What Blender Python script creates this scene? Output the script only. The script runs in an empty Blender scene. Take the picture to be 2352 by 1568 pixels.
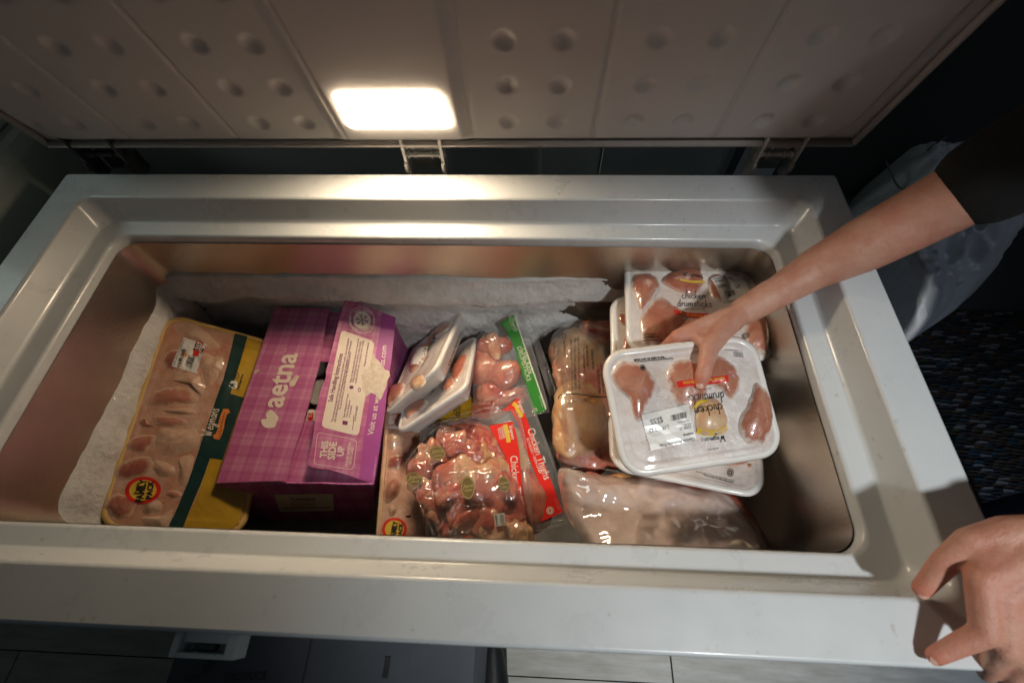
import bpy, bmesh, math, random
from mathutils import Vector, Matrix, noise
from mathutils.bvhtree import BVHTree
random.seed(7)
R = math.radians
V = Vector
sc = bpy.context.scene
COL = sc.collection
# ------------------------------------------------------------------ camera, world, lamps
CAM = V((.899, .049, .58))
CROT = Matrix.Rotation(.038, 3, 'Z') @ Matrix.Rotation(.031, 3, 'Y') @ Matrix.Rotation(.507, 3, 'X')
cd = bpy.data.cameras.new('camera'); cam = bpy.data.objects.new('camera', cd); COL.objects.link(cam)
cam.matrix_world = Matrix.Translation(CAM) @ CROT.to_4x4()
cd.sensor_width = 36; cd.lens = 1045 / 2352 * 36; cd.clip_start = .01; cd.clip_end = 50
cd.dof.use_dof = True; cd.dof.focus_distance = .84; cd.dof.aperture_fstop = 3.5
sc.camera = cam
w = bpy.data.worlds.new('World'); sc.world = w; w.use_nodes = True
w.node_tree.nodes['Background'].inputs[0].default_value = (.75, .9, 1, 1)
w.node_tree.nodes['Background'].inputs[1].default_value = .027
LAMP_E = 88.0


def spot(name, loc, aim, power, col, size, angle, blend):
    ld = bpy.data.lights.new(name, 'SPOT'); ld.energy = power; ld.color = col
    ld.shadow_soft_size = size; ld.spot_size = R(angle); ld.spot_blend = blend
    o = bpy.data.objects.new(name, ld); COL.objects.link(o); o.location = loc
    o.rotation_euler = (V(aim) - V(loc)).to_track_quat('-Z', 'Y').to_euler()
    return o


# the room's cool spot lamp, over the photographer's right shoulder; the others are unseen added fills
spot('room_lamp', (1.8, -.9, 2.05), (1.36, .0, 0), 190, (.96, .98, .97), .09, 37, 1.0)
spot('left_fill', (-.95, .80, .75), (.7, .95, -.1), 13, (.86, 1, .92), .3, 70, .9)  # added fill, no real source: brightens the gap wall and left cabinet
spot('floor_fill', (2.3, -1.0, .1), (1.85, -.1, -.85), 26, (.62, .76, 1), .15, 75, .9)  # added fill for the bluish light on the floorboards
spot('side_fill', (2.9, 1.0, .9), (1.7, .55, -.3), 9, (.72, .82, 1), .3, 60, .9)  # unseen fill, added to lift the plastic bag and rug
sc.view_settings.view_transform = 'Standard'; sc.view_settings.look = 'None'
sc.view_settings.exposure = 0; sc.view_settings.gamma = 1
sc.cycles.use_denoising = True
sc.cycles.max_bounces = 8; sc.cycles.diffuse_bounces = 5; sc.cycles.glossy_bounces = 4
sc.cycles.transparent_max_bounces = 24; sc.cycles.transmission_bounces = 4
sc.cycles.sample_clamp_indirect = 4; sc.cycles.caustics_reflective = False; sc.cycles.caustics_refractive = False

# ------------------------------------------------------------------ places: from a point seen in the photograph to a point on a plane in the room


def ray(q): return CROT @ V(((q[0] - 1176) / 1045, -(q[1] - 784) / 1045, -1))
def atz(q, z): d = ray(q); return CAM + d * ((z - CAM.z) / d.z)
def aty(q, y): d = ray(q); return CAM + d * ((y - CAM.y) / d.y)


def c1(x, y): return (172.3 + .4028 * x, 631.6 + .4028 * y)
def c2(x, y): return (803.9 + .4213 * x, 631.6 + .4213 * y)
def c3(x, y): return (1205.9 + .4577 * x, 574.2 + .4577 * y)
def c4(x, y): return (1493 + .4762 * x, 402 + .4762 * y)
def c5(x, y): return (.5 * x, .5 * y)
def c6(x, y): return (1176 + .5 * x, .5 * y)
def c7(x, y): return (.5 * x, 1091 + .5 * y)
def hh(x, y): return (1493 + .1831 * x, 660.4 + .1831 * y)
def lh(x, y): return (1894.9 + .3409 * x, 1033.6 + .3409 * y)
def cc(f, s): return [f(*q) for q in s]
def smoothstep(a, b, x):
    t = min(1, max(0, (x - a) / (b - a))); return t * t * (3 - 2 * t)


class Plane:
    def __init__(s, pts):
        s.o = sum(pts, V()) / len(pts)
        n = V()
        for i in range(len(pts)): n += (pts[i] - s.o).cross(pts[(i + 1) % len(pts)] - s.o)
        s.n = n.normalized()
        if s.n.dot(CAM - s.o) < 0: s.n.negate()
        s.tree = None

    def at(s, q, h=0):
        d = ray(q); return CAM + d * ((s.o + s.n * h - CAM).dot(s.n) / d.dot(s.n))

    def drape(s, p, off):
        """drop a print vertex along the normal onto the package's surface"""
        if s.tree:
            k = p - s.n * (p - s.o).dot(s.n)
            hit = s.tree.ray_cast(k + s.n * .06, -s.n, .1)
            if hit[0] is not None: return hit[0] + s.n * off
        return p - s.n * (p - s.o).dot(s.n) + s.n * off


# ------------------------------------------------------------------ materials
def mat(name, base=(.5, .5, .5), rough=.5, **k):
    m = bpy.data.materials.new(name); m.use_nodes = True; t = m.node_tree; b = t.nodes['Principled BSDF']
    b.inputs['Base Color'].default_value = (*base, 1); b.inputs['Roughness'].default_value = rough
    for key, v in k.items(): b.inputs[key].default_value = v
    m['b'] = 1
    return m


def N(m, typ, **k):
    n = m.node_tree.nodes.new(typ)
    for key, v in k.items():
        if key.startswith('i_'):
            key = key[2:]
            n.inputs[int(key) if key.isdigit() else key.replace('_', ' ')].default_value = v
        else: setattr(n, key, v)
    return n


def L(m, a, b): m.node_tree.links.new(a, b)
def B(m): return m.node_tree.nodes['Principled BSDF']


def coords(m): return N(m, 'ShaderNodeTexCoord').outputs['Object']


def ramp(m, fac, stops):
    r = N(m, 'ShaderNodeValToRGB'); e = r.color_ramp.elements
    while len(e) < len(stops): e.new(.5)
    for k, (p, c) in enumerate(stops): e[k].position = p; e[k].color = (*c, 1)
    L(m, fac, r.inputs[0]); return r.outputs[0]


def noise_tex(m, scale, detail=4, rough=.6, vec=None, typ=None):
    n = N(m, 'ShaderNodeTexNoise', i_Scale=scale, i_Detail=detail, i_Roughness=rough)
    if typ: n.noise_type = typ
    L(m, vec or coords(m), n.inputs['Vector']); return n.outputs[0]


def bump(m, h, dist, strength=1.0, target=None):
    b = N(m, 'ShaderNodeBump', i_Distance=dist, i_Strength=strength); L(m, h, b.inputs['Height'])
    L(m, b.outputs[0], (target or B(m)).inputs['Normal']); return b


def mixc(m, fac, a, b):
    x = N(m, 'ShaderNodeMix', data_type='RGBA')
    for s, i in ((fac, 0), (a, 6), (b, 7)):
        if isinstance(s, (tuple, float)): x.inputs[i].default_value = (*s, 1) if isinstance(s, tuple) else s
        else: L(m, s, x.inputs[i])
    return x.outputs[2]


def math_(m, op, a, b=0.):
    x = N(m, 'ShaderNodeMath', operation=op)
    for i, s in enumerate((a, b)):
        if isinstance(s, (int, float)): x.inputs[i].default_value = s
        else: L(m, s, x.inputs[i])
    return x.outputs[0]


def varied(name, c0, c1_, scale, rough, bdist=0., bscale=None, **k):
    m = mat(name, c0, rough, **k); n = noise_tex(m, scale)
    L(m, ramp(m, n, [(.3, c0), (.7, c1_)]), B(m).inputs['Base Color'])
    if bdist: bump(m, noise_tex(m, bscale or scale * 3), bdist)
    return m


M = {}
m = M['rim'] = mat('white_enamel', (.6, .62, .62), .30, **{'Coat Weight': .25, 'Coat Roughness': .12})
rc_ = ramp(m, noise_tex(m, 9), [(.3, (.54, .57, .585)), (.7, (.59, .615, .625))])
L(m, mixc(m, ramp(m, noise_tex(m, 75, 2, .4), [(.70, (0, 0, 0)), (.76, (.35, .35, .35))]), rc_, (.30, .25, .19)), B(m).inputs['Base Color'])
L(m, ramp(m, noise_tex(m, 18, 6, .7), [(.35, (.24, .24, .24)), (.7, (.42, .42, .42))]), B(m).inputs['Roughness']); bump(m, noise_tex(m, 40), .0002)
M['liner'] = varied('lid_plastic', (.55, .54, .53), (.60, .59, .575), 6, .38, .0002, 60)
M['tub'] = varied('embossed_tub', (.46, .40, .33), (.58, .51, .43), 7, .24, .0006, 330, Metallic=.92)
M['cab'] = varied('cabinet_paint', (.30, .33, .35), (.34, .37, .39), 5, .3)
M['dark'] = varied('dark_steel', (.05, .05, .052), (.09, .09, .092), 40, .35, Metallic=.3)
M['steel'] = varied('hinge_steel', (.55, .53, .50), (.72, .70, .66), 60, .32, Metallic=.45)
M['gasket'] = varied('gasket_rubber', (.42, .38, .36), (.46, .42, .40), 20, .6)
m = M['lens'] = mat('lamp_glow', (.9, .9, .85), .4)
B(m).inputs['Emission Color'].default_value = (1, .775, .53, 1); B(m).inputs['Emission Strength'].default_value = LAMP_E
m = M['frost'] = mat('ice_frost', (.7, .68, .64), .75, **{'Coat Roughness': .12})
L(m, ramp(m, noise_tex(m, 16, 8, .78), [(.32, (.66, .65, .62)), (.5, (.82, .81, .78)), (.66, (.92, .91, .89))]), B(m).inputs['Base Color'])
vz = N(m, 'ShaderNodeTexVoronoi', i_Scale=420.); L(m, coords(m), vz.inputs['Vector'])
sv = N(m, 'ShaderNodeSeparateColor'); L(m, vz.outputs['Color'], sv.inputs[0])
L(m, math_(m, 'GREATER_THAN', sv.outputs[0], .93), B(m).inputs['Coat Weight'])
bump(m, math_(m, 'ADD', noise_tex(m, 130, 9, .85), math_(m, 'MULTIPLY', sv.outputs[1], .35)), .004)
# foam tray, frosted film, chicken under film
M['foam'] = varied('white_foam', (.70, .66, .62), (.76, .73, .69), 30, .45, .0006, 90, **{'Coat Weight': .5, 'Coat Roughness': .15})
M['yfoam'] = varied('yellow_foam', (.60, .38, .11), (.68, .45, .16), 20, .5, .0006, 90, **{'Coat Weight': .4, 'Coat Roughness': .2})


def film(name, stops, scale=28):
    m = mat(name, (.6, .6, .6), .38, **{'Coat Weight': .95, 'Coat Roughness': .08})
    a = noise_tex(m, scale, 7, .72)
    L(m, ramp(m, a, stops), B(m).inputs['Base Color'])
    bump(m, math_(m, 'ADD', noise_tex(m, 55, 4, .6), math_(m, 'MULTIPLY', noise_tex(m, 420, 3, .7), .18)), .0035, .6)
    return m


M['film'] = film('frosted_film', [(.28, (.44, .33, .29)), (.40, (.56, .47, .43)), (.52, (.64, .57, .53)), (.7, (.74, .69, .66))], 20)
M['pfilm'] = film('pinkish_film', [(.30, (.44, .17, .10)), (.45, (.52, .26, .17)), (.58, (.56, .34, .25)), (.75, (.66, .50, .42))], 16)


def meat(name, stops, frost=(.66, .58, .53), scale=22, coat=.9, rough=.35, fr=.26, f0=.74, nz=.55):
    m = mat(name, (.5, .2, .1), rough, **{'Coat Weight': coat, 'Coat Roughness': .07, 'Subsurface Weight': .12, 'Subsurface Scale': .004})
    B(m).inputs['Subsurface Radius'].default_value = (1, .3, .2)
    nt_ = noise_tex(m, scale, 6, .65); nt_.node.inputs['Distortion'].default_value = 1.2
    c = ramp(m, nt_, stops)
    att = N(m, 'ShaderNodeAttribute', attribute_name='edge')
    e = math_(m, 'ADD', att.outputs['Fac'], math_(m, 'MULTIPLY', math_(m, 'SUBTRACT', noise_tex(m, 95, 6, .75), .5), nz))
    mr = N(m, 'ShaderNodeMapRange', interpolation_type='SMOOTHSTEP'); L(m, e, mr.inputs[0])
    mr.inputs[1].default_value = f0; mr.inputs[2].default_value = f0 + fr
    L(m, mixc(m, mr.outputs[0], c, frost), B(m).inputs['Base Color'])
    bump(m, noise_tex(m, 70, 4, .6), .0025, .55)
    return m


M['meat'] = meat('chicken_under_film', [(.30, (.32, .10, .06)), (.48, (.41, .155, .095)), (.62, (.46, .21, .13)), (.75, (.52, .29, .19))])
M['dmeat'] = meat('dark_chicken_under_film', [(.30, (.26, .06, .035)), (.5, (.36, .10, .06)), (.7, (.46, .19, .11))], (.52, .34, .27))
M['pale'] = meat('pale_chicken_under_film', [(.30, (.52, .30, .16)), (.5, (.60, .38, .22)), (.7, (.66, .48, .30))], (.60, .47, .38))
SOFT = dict(frost=(.55, .35, .24), fr=.34, f0=.58, nz=.8)
M['smeat'] = meat('soft_chicken_under_film', [(.30, (.36, .12, .08)), (.48, (.43, .17, .115)), (.62, (.48, .23, .16)), (.75, (.52, .31, .22))], **SOFT)
M['sdmeat'] = meat('soft_dark_chicken_under_film', [(.30, (.26, .065, .045)), (.5, (.34, .10, .07)), (.7, (.42, .17, .12))], **SOFT)
M['spale'] = meat('soft_pale_chicken_under_film', [(.30, (.46, .25, .16)), (.5, (.53, .33, .23)), (.7, (.60, .43, .32))], **SOFT)
M['raw'] = meat('raw_chicken', [(.30, (.26, .025, .02)), (.42, (.44, .075, .05)), (.52, (.55, .15, .095)), (.62, (.62, .28, .17)), (.74, (.72, .50, .28))], (.6, .3, .2), 26, 1.0, .3)
M['rawpink'] = meat('pink_drumstick_skin', [(.28, (.34, .06, .04)), (.46, (.50, .14, .09)), (.60, (.56, .22, .14)), (.76, (.66, .40, .25))], (.6, .3, .2), 20, 1.0, .3)
M['bone'] = meat('pale_skin', [(.3, (.46, .13, .08)), (.45, (.58, .26, .15)), (.6, (.66, .40, .23)), (.75, (.74, .55, .35))], (.6, .4, .3), 24, 1.0, .3)
M['roast'] = meat('yellow_chicken_skin', [(.25, (.42, .13, .06)), (.42, (.58, .29, .12)), (.6, (.66, .40, .20)), (.75, (.70, .50, .31))], (.7, .5, .3), 12, 1.0, .3)


def clear(name, milk, tint=(1, 1, 1), bd=.004, bs=60, rough=.06, white=(.8, .76, .72), ridged=True, gl=1.0):
    m = bpy.data.materials.new(name); m.use_nodes = True; t = m.node_tree
    t.nodes.remove(t.nodes['Principled BSDF']); out = t.nodes['Material Output']
    tr = N(m, 'ShaderNodeBsdfTransparent'); tr.inputs[0].default_value = (*tint, 1)
    df = N(m, 'ShaderNodeBsdfPrincipled'); df.inputs['Base Color'].default_value = (*white, 1); df.inputs['Roughness'].default_value = .5
    gs = N(m, 'ShaderNodeBsdfGlossy'); gs.inputs['Roughness'].default_value = rough
    mx = N(m, 'ShaderNodeMixShader'); L(m, tr.outputs[0], mx.inputs[1]); L(m, df.outputs[0], mx.inputs[2])
    nz = noise_tex(m, 14, 4, .6)
    L(m, math_(m, 'MULTIPLY', math_(m, 'ADD', math_(m, 'MULTIPLY', math_(m, 'SUBTRACT', nz, .5), 1.4), 1.), milk), mx.inputs[0])
    fr = N(m, 'ShaderNodeLayerWeight', i_Blend=.5)
    m2 = N(m, 'ShaderNodeMixShader'); L(m, math_(m, 'ADD', .045 * gl, math_(m, 'MULTIPLY', math_(m, 'POWER', fr.outputs['Facing'], 4.), .6)), m2.inputs[0])
    L(m, mx.outputs[0], m2.inputs[1]); L(m, gs.outputs[0], m2.inputs[2]); L(m, m2.outputs[0], out.inputs[0])
    h = noise_tex(m, bs, 5, .6, typ='RIDGED_MULTIFRACTAL' if ridged else None)
    for tg in (gs, df):
        bump(m, h, bd, .7, tg)
    return m


M['clear'] = clear('clear_hard_plastic', .07, bd=.002, bs=25, ridged=False)
M['vac'] = clear('clear_vacuum_film', .05, bd=.006, bs=38, gl=1.5)
M['poly'] = clear('cloudy_polythene', .60, bd=.012, bs=34, white=(.95, .76, .67), gl=4.5, rough=.06)
M['poly2'] = clear('thin_polythene', .22, bd=.006, bs=24, white=(.66, .55, .46), gl=1.5)
m = M['plaid'] = mat('magenta_plaid_card', (.5, .1, .3), .45, **{'Coat Weight': .15, 'Coat Roughness': .3})
at = N(m, 'ShaderNodeAttribute', attribute_name='uvw')
sx = N(m, 'ShaderNodeSeparateXYZ'); L(m, at.outputs['Vector'], sx.inputs[0])
acc = None
for ax, f, ph, a in ((0, 150, 0, .25), (0, 430, 1, .16), (0, 700, 2, .08), (1, 130, .5, .25), (1, 390, 2, .16), (1, 760, 0, .08)):
    s = math_(m, 'MULTIPLY', math_(m, 'SINE', math_(m, 'ADD', math_(m, 'MULTIPLY', sx.outputs[ax], f), ph)), a)
    acc = s if acc is None else math_(m, 'ADD', acc, s)
L(m, ramp(m, math_(m, 'ADD', math_(m, 'MULTIPLY', acc, .5), .5), [(.15, (.42, .08, .22)), (.5, (.50, .14, .28)), (.85, (.60, .25, .38))]), B(m).inputs['Base Color'])
m = M['plaid2'] = m.copy(); m.name = 'violet_plaid_card'
for n in m.node_tree.nodes:
    if n.type == 'VALTORGB':
        for e, c in zip(n.color_ramp.elements, ((.40, .07, .26), (.48, .12, .34), (.58, .22, .44))): e.color = (*c, 1)
M['stripe'] = varied('purple_print', (.37, .06, .27), (.41, .08, .30), 30, .45)
M['cream'] = varied('cream_print', (.74, .62, .50), (.78, .67, .55), 40, .5)
M['kraft'] = varied('torn_card', (.60, .48, .36), (.74, .64, .52), 120, .9, .001)
M['paper'] = varied('label_paper', (.70, .68, .64), (.76, .74, .70), 30, .35, **{'Coat Weight': .4, 'Coat Roughness': .15})
M['black'] = varied('black_ink', (.012, .012, .014), (.022, .02, .02), 30, .35)
M['grey'] = varied('grey_ink', (.10, .09, .09), (.16, .15, .14), 30, .4)
M['inkp'] = varied('purple_ink', (.20, .03, .14), (.24, .05, .17), 30, .4)
M['white'] = varied('white_ink', (.72, .70, .66), (.78, .76, .72), 30, .35)
M['red'] = varied('red_print', (.62, .015, .012), (.68, .025, .018), 30, .3, **{'Coat Weight': .6})
M['redl'] = varied('red_label', (.72, .02, .012), (.78, .03, .018), 30, .3, **{'Coat Weight': .6})
M['yellow'] = varied('yellow_print', (.72, .46, .04), (.78, .54, .07), 25, .3, **{'Coat Weight': .6})
M['yfilm'] = varied('yellow_printed_film', (.42, .24, .012), (.56, .34, .02), 16, .35, .002, 30, **{'Coat Weight': .8, 'Coat Roughness': .12})
M['gfilm'] = varied('dark_green_film', (.006, .030, .026), (.010, .042, .036), 20, .35, .001, 60, **{'Coat Weight': .6, 'Coat Roughness': .2})
M['orange'] = varied('orange_print', (.60, .17, .035), (.68, .24, .05), 25, .35)
M['green'] = varied('green_label', (.035, .22, .03), (.05, .27, .04), 25, .3, **{'Coat Weight': .6})
M['pgreen'] = varied('pale_green_edge', (.58, .62, .42), (.64, .68, .5), 25, .4)
M['olive'] = varied('olive_badge', (.13, .085, .025), (.19, .125, .04), 50, .35, **{'Coat Weight': .6})
M['gold'] = varied('gold_ink', (.48, .38, .16), (.55, .45, .2), 50, .35)
m = M['skin'] = mat('skin', (.5, .28, .2), .48, **{'Subsurface Weight': .15, 'Subsurface Scale': .008})
B(m).inputs['Subsurface Radius'].default_value = (1, .35, .2)
sk_ = ramp(m, noise_tex(m, 22, 7, .7), [(.30, (.44, .175, .12)), (.5, (.50, .25, .175)), (.7, (.55, .32, .235))])
at = N(m, 'ShaderNodeAttribute', attribute_name='red'); L(m, mixc(m, at.outputs['Fac'], sk_, (.56, .15, .10)), B(m).inputs['Base Color'])
bump(m, math_(m, 'ADD', noise_tex(m, 420, 4, .6), math_(m, 'MULTIPLY', noise_tex(m, 90, 3, .5), 1.5)), .0008)
M['nail'] = varied('nail', (.58, .32, .25), (.64, .38, .30), 60, .25, **{'Coat Weight': .4})
M['shirt'] = varied('black_jersey', (.003, .003, .0035), (.006, .006, .0065), 60, 1.0, .001, 300)
M['navy'] = varied('navy_cloth', (.012, .018, .045), (.018, .026, .06), 60, .9, .001, 300)
M['bag'] = varied('white_plastic_bag', (.60, .62, .66), (.78, .79, .82), 5, .4, .004, 14)
M['wall2'] = varied('grey_board', (.50, .52, .52), (.58, .60, .60), 4, .8)  # wall grey made paler to stand in for light in the gap
M['wall'] = varied('grey_wall', (.05, .056, .056), (.065, .07, .07), 4, .8)
M['board'] = varied('pale_board', (.78, .82, .80), (.85, .88, .86), 6, .6)
M['ctn'] = varied('blue_grey_card', (.085, .095, .115), (.12, .13, .15), 8, .7)
M['appl'] = varied('grey_green_enamel', (.36, .38, .33), (.46, .48, .43), 3, .4)
M['shoe'] = varied('black_leather', (.008, .008, .009), (.016, .016, .017), 30, .4)
m = M['plank'] = mat('pale_floorboard', (.3, .3, .28), .5)
oc = coords(m); mp = N(m, 'ShaderNodeMapping'); mp.inputs['Scale'].default_value = (2.5, 14, 4); L(m, oc, mp.inputs[0])
L(m, ramp(m, noise_tex(m, 3, 7, .65, mp.outputs[0]), [(.3, (.34, .32, .27)), (.55, (.48, .46, .41)), (.75, (.58, .56, .51))]), B(m).inputs['Base Color'])
m = M['rug'] = mat('woven_rug', (.1, .1, .1), .95)
oc = coords(m)
mp = N(m, 'ShaderNodeMapping'); mp.inputs['Scale'].default_value = (34, 95, 1); mp.inputs['Rotation'].default_value = (0, 0, .35); L(m, oc, mp.inputs[0])
vo = N(m, 'ShaderNodeTexVoronoi', i_Scale=1.0, i_Randomness=.55); L(m, mp.outputs[0], vo.inputs['Vector'])
sp = N(m, 'ShaderNodeSeparateColor'); L(m, vo.outputs['Color'], sp.inputs[0])
rr = ramp(m, sp.outputs[0], [(.0, (.015, .016, .02)), (.22, (.06, .045, .03)), (.48, (.022, .055, .075)), (.58, (.07, .035, .022)), (.68, (.03, .03, .038)), (.90, (.18, .18, .19))])
bpy_r = [n for n in m.node_tree.nodes if n.type == 'VALTORGB'][0]; bpy_r.color_ramp.interpolation = 'CONSTANT'
L(m, rr, B(m).inputs['Base Color']); bump(m, vo.outputs['Distance'], .01, 1)


# ------------------------------------------------------------------ objects
def link(name, me, parent=None):
    o = bpy.data.objects.new(name, me); COL.objects.link(o)
    if parent:
        o.parent = parent
        base = V(parent.location)
        pp = parent.parent
        while pp: base += V(pp.location); pp = pp.parent
        me.transform(Matrix.Translation(-base))
    return o


def thing(name, label, cat, loc, group=None):
    o = bpy.data.objects.new(name, None); COL.objects.link(o); o.location = loc; o.empty_display_size = .05
    o['label'] = label; o['category'] = cat
    if group: o['group'] = group
    return o


def tag(o, label, cat, group=None):
    o['label'] = label; o['category'] = cat
    if group: o['group'] = group
    return o


_fonts = {}


def glyphs(s, bold, shear):
    """a line of the built-in lettering as flat triangles, baseline at 0"""
    k = (s, bold, shear)
    if k in _fonts: return _fonts[k]
    cu = bpy.data.curves.new('t', 'FONT'); cu.body = s; cu.resolution_u = 2; cu.offset = bold; cu.shear = shear
    o = bpy.data.objects.new('t', cu); COL.objects.link(o)
    dg = bpy.context.evaluated_depsgraph_get(); me = bpy.data.meshes.new_from_object(o.evaluated_get(dg))
    vs = [v.co.copy() for v in me.vertices]; fs = [tuple(p.vertices) for p in me.polygons]
    bpy.data.objects.remove(o); bpy.data.meshes.remove(me)
    _fonts[k] = (vs, fs); return vs, fs


def catmull(pts, n, closed):
    out = []; m_ = len(pts)
    for i in range(m_ if closed else m_ - 1):
        g = (lambda j: pts[j % m_]) if closed else (lambda j: pts[min(m_ - 1, max(0, j))])
        p0, p1, p2, p3 = g(i - 1), g(i), g(i + 1), g(i + 2)
        for k in range(n):
            t = k / n
            out.append(tuple(.5 * (2 * b + (c - a) * t + (2 * a - 5 * b + 4 * c - d) * t * t + (3 * b - a - 3 * c + d) * t ** 3)
                             for a, b, c, d in zip(p0, p1, p2, p3)))
    if not closed: out.append(tuple(pts[-1]))
    return out


STROKES = {  # a hand-drawn script, x-height 1
    'c': (.95, [[(.8, .8), (.45, 1), (.1, .55), (.25, .08), (.6, 0), (.9, .25)]]),
    'h': (1.0, [[(.35, 2), (.2, 1), (.1, 0)], [(.15, .5), (.45, .95), (.75, .85), (.7, .3), (.9, 0)]]),
    'i': (.5, [[(.25, 1), (.15, .3), (.3, 0)], [(.33, 1.45), (.36, 1.55)]]),
    'k': (.95, [[(.35, 2), (.2, 1), (.1, 0)], [(.8, 1), (.2, .5), (.5, .3), (.85, 0)]]),
    'e': (.95, [[(.12, .5), (.6, .6), (.75, .85), (.45, 1), (.12, .55), (.3, .05), (.85, .2)]]),
    'n': (1.05, [[(.2, 1), (.15, .5), (.1, 0)], [(.15, .5), (.5, .95), (.78, .85), (.75, .3), (.95, 0)]]),
    'd': (1.05, [[(.75, .8), (.4, 1), (.08, .5), (.3, 0), (.7, .4)], [(.95, 2.1), (.78, 1), (.75, .2), (.9, 0)]]),
    'r': (.7, [[(.2, 1), (.15, .5), (.1, 0)], [(.15, .55), (.4, .95), (.65, .9)]]),
    'u': (1.0, [[(.15, 1), (.1, .4), (.3, 0), (.7, .3)], [(.8, 1), (.72, .4), (.85, 0)]]),
    'm': (1.5, [[(.2, 1), (.1, 0)], [(.15, .5), (.45, .98), (.62, .8), (.58, 0)], [(.6, .5), (.95, .98), (1.15, .8), (1.12, .2), (1.3, 0)]]),
    's': (.8, [[(.7, .85), (.4, 1), (.2, .75), (.5, .45), (.55, .15), (.25, 0), (.05, .15)]]),
    't': (.7, [[(.4, 1.7), (.28, .8), (.3, .1), (.55, .05)], [(.0, 1.1), (.75, 1.2)]]),
    'a': (1.0, [[(.75, .85), (.4, 1), (.08, .5), (.3, 0), (.68, .45)], [(.8, 1), (.72, .3), (.9, 0)]]),
    'g': (1.0, [[(.75, .85), (.4, 1), (.08, .5), (.3, .05), (.68, .45)], [(.8, 1), (.68, -.3), (.35, -.85), (.05, -.5), (.9, .1)]]),
    'W': (2.0, [[(.1, 1.5), (.35, 1.9), (.4, 1), (.5, 0), (.95, 1.2), (1.05, 0), (1.5, 1.1), (1.65, 1.9), (1.9, 1.7)]]),
}


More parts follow.
